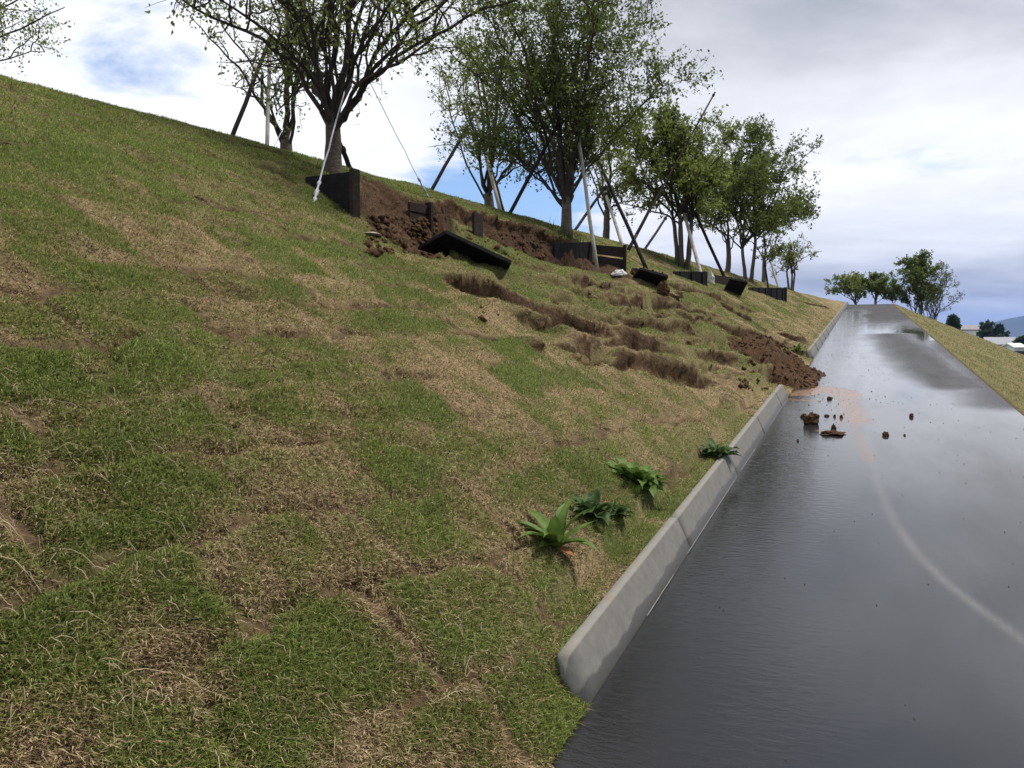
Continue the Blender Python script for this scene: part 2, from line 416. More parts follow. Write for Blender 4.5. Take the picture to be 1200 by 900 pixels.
GREEN_A, GREEN_B = (.055, .070, .018), (.115, .135, .036)
STRAW_A, STRAW_B = (.17, .12, .06), (.40, .30, .165)
SOIL_A, SOIL_B = (.032, .017, .008), (.15, .082, .038)
def mat_turf(name='turf', yellow=0.0):
    m, nt, b = new_mat(name)
    so, dr = attr(nt, 'soil').outputs['Fac'], attr(nt, 'dry').outputs['Fac']
    n1 = noise(nt, 60, 4, .7); n2 = noise(nt, 9, 5, .65)
    g = ramp(nt, n1, [(.3, tuple(a*.75 for a in GREEN_A)), (.7, GREEN_B)])
    s = ramp(nt, n1, [(.3, tuple(a*.6 for a in STRAW_A)), (.72, STRAW_B)])
    f = mth(nt, 'ADD', dr, mth(nt, 'MULTIPLY', mth(nt, 'SUBTRACT', n2, .5), .8), True)
    c = mixc(nt, f, g, s)
    e = ramp(nt, noise(nt, 26, 6, .7), [(.3, SOIL_A), (.5, (.062, .036, .021)), (.72, SOIL_B)])
    c = mixc(nt, so, c, e)
    nt.links.new(c, b.inputs['Base Color']); b.inputs['Roughness'].default_value = .95; b.inputs['Specular IOR Level'].default_value = .15
    hh = mth(nt, 'ADD', mth(nt, 'MULTIPLY', n1, .35), noise(nt, 22, 6, .7))
    bump(nt, hh, .9, .035, b)
    return m
M_TURF = mat_turf()
def mat_attr(name, rough=.8, trans=.0):
    m, nt, b = new_mat(name); a = attr(nt, 'col')
    nt.links.new(a.outputs['Color'], b.inputs['Base Color']); b.inputs['Roughness'].default_value = rough
    b.inputs['Specular IOR Level'].default_value = .25
    if trans:
        t = nd(nt, 'ShaderNodeBsdfTranslucent'); nt.links.new(a.outputs['Color'], t.inputs['Color'])
        ms = nd(nt, 'ShaderNodeMixShader'); ms.inputs[0].default_value = trans
        nt.links.new(b.outputs[0], ms.inputs[1]); nt.links.new(t.outputs[0], ms.inputs[2])
        nt.links.new(ms.outputs[0], nt.nodes['Material Output'].inputs['Surface'])
    return m
M_BLADE = mat_attr('grass_blade', .75, .38)
M_LEAF = mat_attr('leaf', .5, .5)
M_BARK = simple('bark', (.05, .04, .033), (.15, .125, .105), 16, .9, .8, .02, (1, 1, 2.2), .15)
M_BARKD = simple('bark_dark', (.026, .021, .018), (.070, .058, .050), 18, .95, .7, .015, (1, 1, .35), .1)
M_BARKT = simple('brown_bark', (.04, .03, .024), (.12, .095, .078), 16, .9, .9, .02, (1, 1, 2.5), .1)
M_SOIL = simple('soil', SOIL_A, (.12, .066, .036), 16, .9, 1.0, .05)
M_CLOD = simple('wet_clod', (.026, .014, .007), (.115, .062, .029), 24, .85, 1.0, .04, None, .12)
M_POLE = simple('grey_pole', (.20, .18, .16), (.42, .39, .35), 10, .7, .3, .004, (1, 1, .15))
M_POLED = simple('dark_pole', (.016, .013, .012), (.045, .037, .033), 10, .9, .3, .004, (1, 1, .15), .1)
M_BOARD = simple('dark_board', (.008, .008, .009), (.022, .021, .023), 12, .9, .3, .006, None, .06)
M_WOOD = simple('weathered_wood', (.014, .011, .010), (.045, .036, .030), 12, .95, .4, .006, (1, 1, 4), .08)
M_WHITE = simple('white_sack', (.45, .45, .44), (.72, .72, .7), 8, .8, .6, .03)
M_STRAWC = simple('straw_mat', (.16, .12, .06), (.30, .23, .13), 40, .95, .8, .02)

# ------------------------------------------------------------------ left bank
def steps_list(segs):
    o = [segs[0][0]]
    for a, b, d0, d1 in segs:
        x = a
        while x < b-1e-6:
            d = d0+(d1-d0)*(x-a)/(b-a); x = min(b, x+d)
            if b-x < d*.3: x = b
            o.append(x)
    return np.unique(np.round(o, 5))
a_raw = steps_list([(-6, 0, .12, .04), (0, 7, .032, .032), (7, 22, .034, .045), (22, 40, .05, .12), (40, 66, .13, .3), (66, 100, .4, 1.5)])
for v in (A_END0, A_GAP0, A_GAP1):
    a_raw = a_raw[np.abs(a_raw-v) > .02]; a_raw = np.sort(np.concatenate([a_raw, [v-.004, v+.004]]))
l_raw = np.concatenate([[0, .03, .07, .118, .122], steps_list([(.15, 7.2, .032, .036), (7.2, 11, .05, .12), (11, 45, .2, 3)])])
gA, gL = np.meshgrid(a_raw, l_raw, indexing='ij')
Z, SO, DR, OV = bank(gA, gL)
kb_ = has_kerb(gA) > 0
Z = np.where(kb_ & (gL < .12), road_z(gA)-.02, Z)
Z = np.where(kb_ & (gL >= .12) & (gL < .3), np.minimum(Z, road_z(gA)+.180), Z)
nb_ = gA < A_END0
Z = np.where(nb_ & (gL < .2), road_z(gA)+.006+(Z-road_z(gA))*smooth(-.12, .2, gL)*.98*(gL/.2), Z)
Z = np.where(~kb_ & ~nb_ & (gL < .5), np.maximum(Z*smooth(0, .5, gL)+(road_z(gA)+.012+gL*.25)*(1-smooth(0, .5, gL)), road_z(gA)+.006), Z)
# the mound ends far beyond the trees
GX, GY = XY(gA, gL)
def grid_faces(n, m):
    i = np.arange(n-1)[:, None]*m+np.arange(m-1)[None, :]; i = i.ravel()
    return np.stack([i, i+m, i+m+1, i+1], 1)[:, ::-1]
rug = smooth(.3, .8, SO)*smooth(.3, .6, gL)
GX = GX+rug*(fbm(gA*7+Z*9, gL*7-Z*8, 901, 4, .6)-.5)*.16; GY = GY+rug*(fbm(gA*7-Z*8, gL*7+Z*9, 907, 4, .6)-.5)*.16
GX = GX-N[0]*OV; GY = GY-N[1]*OV
fc_ = grid_faces(*gA.shape)
me = np_mesh('grass_bank', np.stack([GX, GY, Z], -1).reshape(-1, 3), fc_, dict(soil=SO.ravel(), dry=DR.ravel()), True)
tag(link('grass_bank', me, M_TURF), 'turfed embankment slope, torn and slipped below the trees', 'grass bank', kind='structure')
from bisect import bisect
def ground_z(x, y):
    a, l = AL(x, y); i = int(np.clip(np.searchsorted(a_raw, a)-1, 0, len(a_raw)-2)); j = int(np.clip(np.searchsorted(l_raw, l)-1, 0, len(l_raw)-2))
    u = (a-a_raw[i])/(a_raw[i+1]-a_raw[i]); v = (l-l_raw[j])/(l_raw[j+1]-l_raw[j]); u = min(max(u, 0), 1); v = min(max(v, 0), 1)
    return float((Z[i,j]*(1-u)+Z[i+1,j]*u)*(1-v)+(Z[i,j+1]*(1-u)+Z[i+1,j+1]*u)*v)
def ghit(px, py):
    for k in range(30):
        h = hit(px, py+k, lambda a, l: ground_z(*XY(a, max(l, 0))))
        if h.y < 60: return h
    return h

# grass blades
def blades(name, K, maxd, label, cells=None):
    xa, ya = GX[:-1, :-1], GY[:-1, :-1]
    cA = (gA[:-1, :-1]+gA[1:, 1:])/2; cL = (gL[:-1, :-1]+gL[1:, 1:])/2
    cx, cy = XY(cA, cL); cz = (Z[:-1, :-1]+Z[1:, 1:])/2
    dist = np.sqrt(cx**2+cy**2+(cz-H)**2)
    dz_ = np.abs(Z[1:, 1:]-Z[:-1, :-1])
    area = (gA[1:, 1:]-gA[:-1, :-1])*(gL[1:, 1:]-gL[:-1, :-1])*1.15
    depth = cy*cp-(cz-H)*sp; sx = cx/np.maximum(depth, .1); sy = (cy*sp+(cz-H)*cp)/np.maximum(depth, .1)
    vis = (depth > .5) & (np.abs(sx) < .84) & (np.abs(sy) < .62) & (dist < maxd)
    Dd = cx*UD[0]+cy*UD[1]; vis &= (Dd < 9.6) & ((cL > .13) | ((has_kerb(cA) < .5) & (cL > .0)))
    dens = K/np.maximum(dist, 2.2)**2*np.where(vis, 1, 0)
    sc_ = (SO[:-1, :-1]+SO[1:, 1:])/2; dr_ = (DR[:-1, :-1]+DR[1:, 1:])/2
    dens = dens*(1-.93*smooth(.5, .8, sc_))*(1-.30*dr_)
    gz0 = np.abs(Z[1:, :-1]-Z[:-1, :-1])/(gA[1:, 1:]-gA[:-1, 1:]); gz1 = np.abs(Z[:-1, 1:]-Z[:-1, :-1])/np.maximum(gL[1:, 1:]-gL[1:, :-1], .01)
    area = area*np.minimum(np.sqrt(1+gz0**2+gz1**2), 1.7)
    cnt = RNG.poisson(dens*area); tot = int(cnt.sum()); idx = np.repeat(np.arange(cnt.size), cnt.ravel())
    ii, jj = idx//cnt.shape[1], idx % cnt.shape[1]
    u, v = RNG.random(tot), RNG.random(tot)
    A = gA[ii, jj]*(1-u)+gA[ii+1, jj]*u; L = gL[ii, jj]*(1-v)+gL[ii, jj+1]*v
    zz_ = (Z[ii,jj]*(1-u)+Z[ii+1,jj]*u)*(1-v)+(Z[ii,jj+1]*(1-u)+Z[ii+1,jj+1]*u)*v
    X, Y = XY(A, L-OV[ii, jj]); so = SO[ii, jj]; dr = DR[ii, jj]; d = dist[ii, jj]
    steep = np.clip(np.hypot(gz0, gz1)[ii, jj]-1.0, 0, 2)/2
    dry = np.clip(dr+RNG.normal(0, .22, tot)+(fbm(A*14, L*14, 5, 3)-.5)*.7, 0, 1)
    isd = (RNG.random(tot) < dry*1.02)
    tint = RNG.random(tot)[:, None]; sat = fbm(A*1.3, L*1.3, 203, 3)[:, None]
    gcol = np.array([.062, .088, .016])*(1-tint)+np.array([.235, .285, .070])*tint**1.4
    gcol = gcol*(.85+.80*sat)*np.array([1, 1, 1])+np.array([.022, .008, 0])*(1-sat)*dr[:, None]*2
    scol = np.array([.20, .135, .066])*(1-tint)+np.array([.70, .55, .33])*tint**1.4
    dead = (RNG.random(tot) < .35)[:, None]
    scol = np.where(dead, np.array([.085, .052, .028])*(.6+.8*tint), scol)
    c = np.where(isd[:, None], scol, gcol)
    ln = (.013+.018*RNG.random(tot)**1.7)*np.where(isd, 1.15, 1.1)*(.75+.5*fbm(A*3, L*3, 301, 2))*(1+np.clip(d-5, 0, 30)*.012)
    ln *= (1-.3*so)*(1-.55*steep)
    wd = np.maximum(.0036, d*.00062)*(.7+.6*RNG.random(tot))
    ang = RNG.random(tot)*2*np.pi; lean = np.where(isd, .75+.9*RNG.random(tot), .2+1.0*RNG.random(tot))
    # leans a little downhill
    hx, hy = np.cos(ang)-UD[0]*.35, np.sin(ang)-UD[1]*.35
    dirx, diry, dirz = hx*np.sin(lean)*1.0, hy*np.sin(lean), np.cos(lean)+.12
    px_, py_ = -np.sin(ang), np.cos(ang)
    B = np.stack([X, Y, zz_-.003], 1); P = np.stack([px_, py_, 0*px_], 1)*wd[:, None]*.5
    Dv = np.stack([dirx, diry, dirz], 1)*ln[:, None]
    droop = np.stack([hx*ln*.25, hy*ln*.25, -ln*.12*(1+lean)], 1)
    mid = B+Dv*.55; tip = B+Dv+droop
    V = np.stack([B-P, B+P, mid+P*.8, mid-P*.8, tip], 1).reshape(-1, 3)
    k = np.arange(tot)[:, None]*5
    q = k+np.array([[0, 1, 2, 3]]); t = k+np.array([[3, 2, 4]])
    C = np.repeat(c, 5, 0)
    me = np_mesh(name, V, [q, t], dict(col=C))
    print(name, tot)
    return tag(link(name, me, M_BLADE), label, 'grass', kind='stuff')
blades('grass', 430000, 40, 'short patchy green and straw-coloured turf grass covering the bank')
# loose dry stalks
def stalks(n):
    V = []; Fq = []; C = []; k = 0
    r = random.Random(3)
    while k < n:
        px, py = r.uniform(-40, 700), r.uniform(420, 900)
        h = hit(px, py); a, l = AL(h.x, h.y)
        if l < .2: k += 1; continue
        dens = fbm(np.array([a*1.5]), np.array([l*2.2]), 77, 4)[0]
        if r.random() > (dens*2-.35): k += 1; continue
        ln = r.uniform(.02, .06) if r.random() < .96 else r.uniform(.08, .16)
        th = r.uniform(0, math.tau); w = r.uniform(.0005, .0010); x, y = h.x, h.y; cu = r.uniform(-.18, .18); b0 = len(V)
        c = (r.uniform(.25, .5),)*3; c = (c[0], c[0]*.80, c[0]*.52)
        for s in range(5):
            gz = ground_z(x, y)+.010+r.uniform(0, .012)+.012*math.sin(s/4*math.pi)
            V += [(x-math.sin(th)*w, y+math.cos(th)*w, gz), (x+math.sin(th)*w, y-math.cos(th)*w, gz+.0012)]; C += [c, c]
            if s < 4: Fq.append((b0+2*s, b0+2*s+1, b0+2*s+3, b0+2*s+2))
            x += math.cos(th)*ln/4; y += math.sin(th)*ln/4; th += cu*.5
        k += 1
    me = np_mesh('dry_stalks', np.array(V), np.array(Fq), dict(col=np.array(C)))
    tag(link('dry_stalks', me, M_BLADE), 'loose pale dry stalks scattered over the turf in the foreground', 'dry stalks', kind='stuff')
stalks(1900)

# ------------------------------------------------------------------ road
ra = steps_list([(-6, 2, .12, .04), (2, 14, .035, .04), (14, 26, .05, .07), (26, 64, .1, .4), (64, 100, 1, 3)])
rl = np.linspace(0, 1, 120)*WR
rA, rR = np.meshgrid(ra, rl, indexing='ij')
RX, RY = XY(rA, -rR); RZ = road_z(rA)+.004*np.sin(rR/WR*math.pi)
def RPA(pts): return np.array([(lambda q: (q[0], q[1]-KL))(ramp_hit(*p)) for p in pts])
# dry areas, as they lie on the asphalt
wet = np.ones(rA.shape)
def dryspot(pts, w, amt, soft=.6):
    global wet
    P = RPA(pts); d, s, t = polydist(rA, -rR, P); d = d/w
    nn = fbm(rA*.25, rR*1.3, 61, 4)-.5
    wet = np.minimum(wet, 1-amt*(1-smooth(1-soft, 1+soft, d+nn*1.2)))
A1 = ramp_hit(1060, 400)[0]
hi = smooth(24, 40, rA+(fbm(rA*.2, rR, 3)-.5)*10)
wet_hi = 1-hi*smooth(.18, .5, rR/WR+(fbm(rA*.3, rR*2, 8)-.5)*.3)*.9
wet = np.minimum(wet, wet_hi)
wet = np.minimum(wet, 1-.85*smooth(44, 50, rA))
dryspot([(1045, 392), (1068, 410), (1095, 432), (1125, 452)], .50, .75, .9)
dryspot([(1105, 400), (1150, 440), (1190, 475)], .42, .65, .9)
wet = wet*(1-.25*smooth(.45, .8, rR/WR)*(1-smooth(5, 12, rA)))
# mud wash
mud = np.zeros(rA.shape)
def mudspot(pts, w, amt, seed=0, soft=.5):
    global mud
    P = RPA(pts); d, s, t = polydist(rA, -rR, P); nn = fbm(rA*2.5, rR*4, seed+5, 4)-.5
    mud = np.maximum(mud, amt*(1-smooth(1-soft, 1+soft, d/w+nn*1.3)))
mudspot([(940, 462), (965, 455), (990, 462)], .24, .95, 1, .3)
mudspot([(990, 462), (998, 480), (1003, 495)], .13, .75, 2, .6)
mudspot([(1000, 495), (1008, 515), (1020, 540)], .06, .4, 3)
mudspot([(985, 470), (985, 500)], .06, .4, 4)
mudspot([(960, 505), (990, 508)], .05, .8, 6)
mudspot([(925, 468), (955, 470)], .10, .6, 7)
streak = np.zeros(rA.shape)
P = RPA([(1012, 505), (1030, 570), (1048, 612), (1075, 650), (1110, 685), (1150, 716), (1200, 752), (1260, 790)])
d, s, t = polydist(rA, -rR, P); streak = np.maximum(streak, (.25+.75*smooth(0, .5, t))*np.exp(-(d/.030)**2)*.22)
streak = np.clip(streak*(.6+.8*fbm(rA*12, rR*12, 92, 3)), 0, 1)
me = np_mesh('ramp_road', np.stack([RX, RY, RZ], -1).reshape(-1, 3), grid_faces(*rA.shape)[:, ::-1],
             dict(wet=wet.ravel(), mud=mud.ravel(), streak=streak.ravel(), ra=rA.ravel(), rr=rR.ravel()), True)
def mat_road():
    m, nt, b = new_mat('wet_asphalt')
    w, mu, st = attr(nt, 'wet').outputs['Fac'], attr(nt, 'mud').outputs['Fac'], attr(nt, 'streak').outputs['Fac']
    cx = nd(nt, 'ShaderNodeCombineXYZ'); nt.links.new(attr(nt, 'ra').outputs['Fac'], cx.inputs[0]); nt.links.new(attr(nt, 'rr').outputs['Fac'], cx.inputs[1])
    vec = cx.outputs[0]
    n1 = noise(nt, 140, 5, .75, vec); n2 = noise(nt, 1.2, 5, .6, vec, (.5, 1.6, 1))
    base = ramp(nt, n1, [(.3, (.004, .004, .005)), (.60, (.013, .013, .014)), (.80, (.06, .058, .056))])
    base = mixc(nt, mth(nt, 'MULTIPLY', n2, .4), base, (.016, .015, .016))
    rrw = mth(nt, 'ADD', attr(nt, 'rr').outputs['Fac'], mth(nt, 'MULTIPLY', mth(nt, 'SUBTRACT', n2, .5), .12))
    gm = nd(nt, 'ShaderNodeMapRange'); gm.interpolation_type = 'SMOOTHSTEP'; nt.links.new(rrw, gm.inputs[0]); gm.inputs[1].default_value = .30; gm.inputs[2].default_value = 1.1; gm.inputs[3].default_value = 1; gm.inputs[4].default_value = 0
    wide = nd(nt, 'ShaderNodeMapRange'); nt.links.new(attr(nt, 'rr').outputs['Fac'], wide.inputs[0]); wide.inputs[1].default_value = .9; wide.inputs[2].default_value = 2.2; wide.inputs[4].default_value = .5
    base = mixc(nt, wide.outputs[0], base, ramp(nt, noise(nt, 160, 4, .8, vec), [(.35, (.010, .009, .008)), (.75, (.048, .042, .038))]))
    base = mixc(nt, mth(nt, 'MULTIPLY', mth(nt, 'SUBTRACT', 1., w), .6), base, (.065, .061, .062))
    base = mixc(nt, mu, base, ramp(nt, noise(nt, 20, 5, .7, vec), [(.3, (.13, .07, .04)), (.7, (.27, .17, .11))]))
    base = mixc(nt, mth(nt, 'MULTIPLY', st, mth(nt, 'ADD', .35, n1)), base, (.36, .32, .27))
    nt.links.new(base, b.inputs['Base Color'])
    b.inputs['Roughness'].default_value = .7; b.inputs['Specular IOR Level'].default_value = .08
    bump(nt, n1, .5, .004, b)
    # water film
    patch = mth(nt, 'MULTIPLY', mth(nt, 'SUBTRACT', noise(nt, 2.4, 5, .6, vec, (.35, 1.2, 1)), .5), .5)
    film = mth(nt, 'ADD', w, patch, True)
    film = mth(nt, 'MULTIPLY', film, mth(nt, 'SUBTRACT', 1., mth(nt, 'MULTIPLY', mu, .45)), True)
    nt.links.new(film, b.inputs['Coat Weight']); nt.links.new(mth(nt, 'SUBTRACT', 2.15, mth(nt, 'MULTIPLY', gm.outputs[0], .78)), b.inputs['Coat IOR'])
    rr = nd(nt, 'ShaderNodeMapRange'); nt.links.new(w, rr.inputs[0]); rr.inputs[3].default_value = .42; rr.inputs[4].default_value = .018
    nt.links.new(mth(nt, 'ADD', rr.outputs[0], mth(nt, 'MULTIPLY', st, .35)), b.inputs['Coat Roughness'])
    rip = noise(nt, 17, 3, .55, vec, (1.7, .6, 1), .6)
    rip2 = noise(nt, 90, 3, .7, vec, (1.2, .7, 1))
    rip = mth(nt, 'ADD', rip, mth(nt, 'MULTIPLY', rip2, .16))
    rip = mth(nt, 'MULTIPLY', rip, mth(nt, 'ADD', .12, mth(nt, 'MULTIPLY', gm.outputs[0], .95)))
    bump(nt, rip, .7, .0030, b, 'Coat Normal')
    return m
tag(link('ramp_road', me, mat_road()), 'wet asphalt ramp climbing beside the bank', 'road', kind='structure')

# ------------------------------------------------------------------ kerb
def mat_kerb():
    m, nt, b = new_mat('kerb_concrete')
    hgt = attr(nt, 'hgt').outputs['Fac']
    n1 = noise(nt, 14, 6, .65); n2 = noise(nt, 3.0, 6, .7); n3 = noise(nt, 120, 3, .7)
    c = ramp(nt, n1, [(.3, (.100, .098, .090)), (.7, (.165, .161, .147))])
    c = mixc(nt, mth(nt, 'MULTIPLY', n3, .35), c, (.11, .10, .09))
    stk = noise(nt, 9, 5, .7, None, (2.2, 2.2, .25)); c = mixc(nt, mth(nt, 'MULTIPLY', mth(nt, 'SUBTRACT', stk, .42, True), 2.2, True), c, (.12, .115, .10))
    topm = nd(nt, 'ShaderNodeMapRange'); nt.links.new(hgt, topm.inputs[0]); topm.inputs[1].default_value = .94; topm.inputs[2].default_value = 1.0; topm.inputs[4].default_value = .35
    c = mixc(nt, topm.outputs[0], c, (.26, .245, .21))
    # wet lower part with a ragged edge, stain lower than the dry lip
    f = mth(nt, 'ADD', hgt, mth(nt, 'MULTIPLY', mth(nt, 'SUBTRACT', n2, .5), .55))
    mr = nd(nt, 'ShaderNodeMapRange'); mr.interpolation_type = 'SMOOTHSTEP'; nt.links.new(f, mr.inputs[0])
    mr.inputs[1].default_value = .24; mr.inputs[2].default_value = .32; mr.inputs[3].default_value = 1; mr.inputs[4].default_value = 0
    c = mixc(nt, mr.outputs[0], c, (.062, .058, .050))
    rust = nd(nt, 'ShaderNodeMapRange'); nt.links.new(mth(nt, 'MULTIPLY', noise(nt, 5, 4, .7), hgt), rust.inputs[0]); rust.inputs[1].default_value = .52; rust.inputs[2].default_value = .7
    c = mixc(nt, mth(nt, 'MULTIPLY', rust.outputs[0], .45), c, (.20, .14, .08))
    nt.links.new(c, b.inputs['Base Color'])
    r = nd(nt, 'ShaderNodeMapRange'); nt.links.new(mr.outputs[0], r.inputs[0]); r.inputs[3].default_value = .85; r.inputs[4].default_value = .35
    nt.links.new(r.outputs[0], b.inputs['Roughness'])
    bump(nt, mth(nt, 'ADD', n1, mth(nt, 'MULTIPLY', n3, .3)), .35, .006, b)
    return m
M_KERB = mat_kerb()
def kerb(a0, a1, label):
    # section (L, height): face leans back from the road
    sec = [(.0, -.06, 0), (.0, .0, 0), (.022, .05, .25), (.050, .11, .58), (.080, .180, .95), (.083, .186, 1), (.126, .186, 1), (.129, .183, 1), (.131, -.06, 0)]
    V = []; Fc = []; Hh = []
    unit = 2.0; a = a0; bnds = []
    while a < a1-.3:
        b = min(a+unit, a1); bnds.append((a+.002, b-.002)); a = b
    rk = random.Random(2)
    for (s, e) in bnds:
        n = max(2, int((e-s)/.1)) if s < 12 else 4; off = rk.uniform(-.002, .002); b0 = len(V); m = len(sec)
        for i in range(n+1):
            A = s+(e-s)*i/n; end = .004 if i in (0, n) else 0
            for L, h, q in sec:
                x, y = XY(A, L+off+0); jig = (rk.uniform(-.0015, .0015) if h > .1 else 0)
                V.append((float(x), float(y), float(road_z(A))+h-end*(h > .17)+jig)); Hh.append(q)
        for i in range(n):
            for j in range(m-1):
                p = b0+i*m+j; Fc.append((p, p+1, p+m+1, p+m))
        capv = [b0+j for j in range(m)]; cap2 = [b0+n*m+j for j in range(m)]
        for cpv in (capv[::-1], cap2):
            for j in range(1, m-1): Fc.append((cpv[0], cpv[j], cpv[j+1], cpv[j+1]))
    F4 = [f for f in Fc if len(set(f)) == 4]; F3 = [f[:3] for f in Fc if len(set(f)) == 3]
    me = np_mesh('kerb', np.array(V), [np.array(F4), np.array(F3)], dict(hgt=np.array(Hh)))
    o = link('kerb', me, M_KERB); tag(o, label, 'kerb', kind='structure'); return o
k1 = kerb(A_END0, A_GAP0, 'grey concrete kerb with wet foot running from the foreground to the soil spill')
k2 = kerb(A_GAP1, A_TOP+24, 'grey concrete kerb beyond the soil spill climbing to the crest')
# pale bead along the kerb foot
V = []; Fc = []
rk = random.Random(8)
for i, A in enumerate(np.arange(A_END0+.9, A_GAP0-.3, .08)):
    w = (.0022+.0012*rk.random())*(1 if vnoise(np.array([A*1.3]), np.array([0.]), 5)[0] > .3 else .25); x0, y0 = XY(A, -.001); x1, y1 = XY(A, -.001-w); z = float(road_z(A))
    V += [(x0, y0, z+.008), (x1, y1, z+.0065)]
    if i: Fc.append((2*i-2, 2*i-1, 2*i+1, 2*i))
M_BEAD = simple('lime_bead', (.10, .10, .10), (.28, .28, .29), 30, .5, .2, .002)
tag(link('joint_bead', np_mesh('joint_bead', np.array(V), np.array(Fc)), M_BEAD, k1), None)

# ------------------------------------------------------------------ right bank, far ground, hills
GZ = -4.0
sa = steps_list([(-6, 4, .3, .1), (4, 24, .08, .12), (24, 66, .2, .5), (66, 100, 1, 3)])
sr = np.concatenate([steps_list([(0, 3, .06, .08), (3, 12, .12, .3), (12, 26, .6, 1.2)])])
sA, sR = np.meshgrid(sa, sr, indexing='ij')
sz = road_z(sA)-.45*np.maximum(sR-.06, 0)+.012*smooth(0, .05, sR)
sz += (fbm(sA*.9, sR*1.2, 4, 3)-.5)*.10*smooth(.1, 1, sR)+(fbm(sA*7, sR*7, 6, 3)-.5)*.03*smooth(0, .1, sR)
cell = (np.floor(sR/.4), np.floor((sA+h2(np.floor(sR/.4), sR*0, 9))/1.)); te = h2(*cell, 4)
fr = np.minimum(sR/.4-cell[0], 1-(sR/.4-cell[0]))*.4
sz += (te-.5)*.02
sz = np.maximum(sz, GZ-.05)
s_soil = (1-smooth(.01, .06, fr))*smooth(.45, .6, fbm(sA*1.5, sR*3, 12, 3))*.8
s_soil = np.maximum(s_soil, (1-smooth(0, .05, sR))*.9)
s_dry = np.clip(.28+.25*te+.5*(fbm(sA*1.3, sR*2.5, 15, 4)-.5), 0, 1)
SX, SY = XY(sA, -sR-WR)
me = np_mesh('verge', np.stack([SX, SY, sz], -1).reshape(-1, 3), grid_faces(*sA.shape)[:, ::-1], dict(soil=s_soil.ravel(), dry=s_dry.ravel()), True)
tag(link('verge', me, M_TURF), 'yellow-green turf slope falling away right of the road', 'verge', kind='structure')
# its blades
def blades_right(K):
    cA = (sA[:-1, :-1]+sA[1:, 1:])/2; cR = (sR[:-1, :-1]+sR[1:, 1:])/2; cx, cy = XY(cA, -cR-WR); cz = (sz[:-1, :-1]+sz[1:, 1:])/2
    dist = np.sqrt(cx**2+cy**2+(cz-H)**2); area = (sA[1:, 1:]-sA[:-1, :-1])*(sR[1:, 1:]-sR[:-1, :-1])
    vis = (cy > 1) & (cx/np.maximum(cy, .1) < .8) & (dist < 62)
    cnt = RNG.poisson(np.minimum(K/dist**2*area*vis, 400)*(1-.8*s_soil[:-1, :-1])); tot = int(cnt.sum()); idx = np.repeat(np.arange(cnt.size), cnt.ravel())
    ii, jj = idx//cnt.shape[1], idx % cnt.shape[1]; u, v = RNG.random(tot), RNG.random(tot)
    A = sA[ii, jj]*(1-u)+sA[ii+1, jj]*u; R = sR[ii, jj]*(1-v)+sR[ii, jj+1]*v
    zz_ = (sz[ii,jj]*(1-u)+sz[ii+1,jj]*u)*(1-v)+(sz[ii,jj+1]*(1-u)+sz[ii+1,jj+1]*u)*v
    X, Y = XY(A, -R-WR); d = dist[ii, jj]; tint = RNG.random(tot)[:, None]
    isd = (RNG.random(tot) < s_dry[ii, jj]*.75)[:, None]
    c = np.where(isd, np.array([.16, .12, .05])*(1-tint)+np.array([.30, .24, .10])*tint, np.array([.085, .10, .022])*(1-tint)+np.array([.19, .20, .05])*tint)
    ln = (.02+.02*RNG.random(tot))*(1+d*.02); wd = np.maximum(.0022, d*.0006); ang = RNG.random(tot)*2*np.pi; lean = .2+.9*RNG.random(tot)
    B = np.stack([X, Y, zz_-.003], 1); P = np.stack([-np.sin(ang), np.cos(ang), 0*ang], 1)*wd[:, None]*.5
    T = B+np.stack([np.cos(ang)*np.sin(lean), np.sin(ang)*np.sin(lean), np.cos(lean)], 1)*ln[:, None]
    Vv = np.stack([B-P, B+P, T], 1).reshape(-1, 3); k = np.arange(tot)[:, None]*3
    me = np_mesh('verge_grass', Vv, k+np.array([[0, 1, 2]]), dict(col=np.repeat(c, 3, 0))); print('right', tot)
    tag(link('verge_grass', me, M_BLADE), 'short yellow-green grass on the slope right of the road', 'grass', kind='stuff')
blades_right(60000)

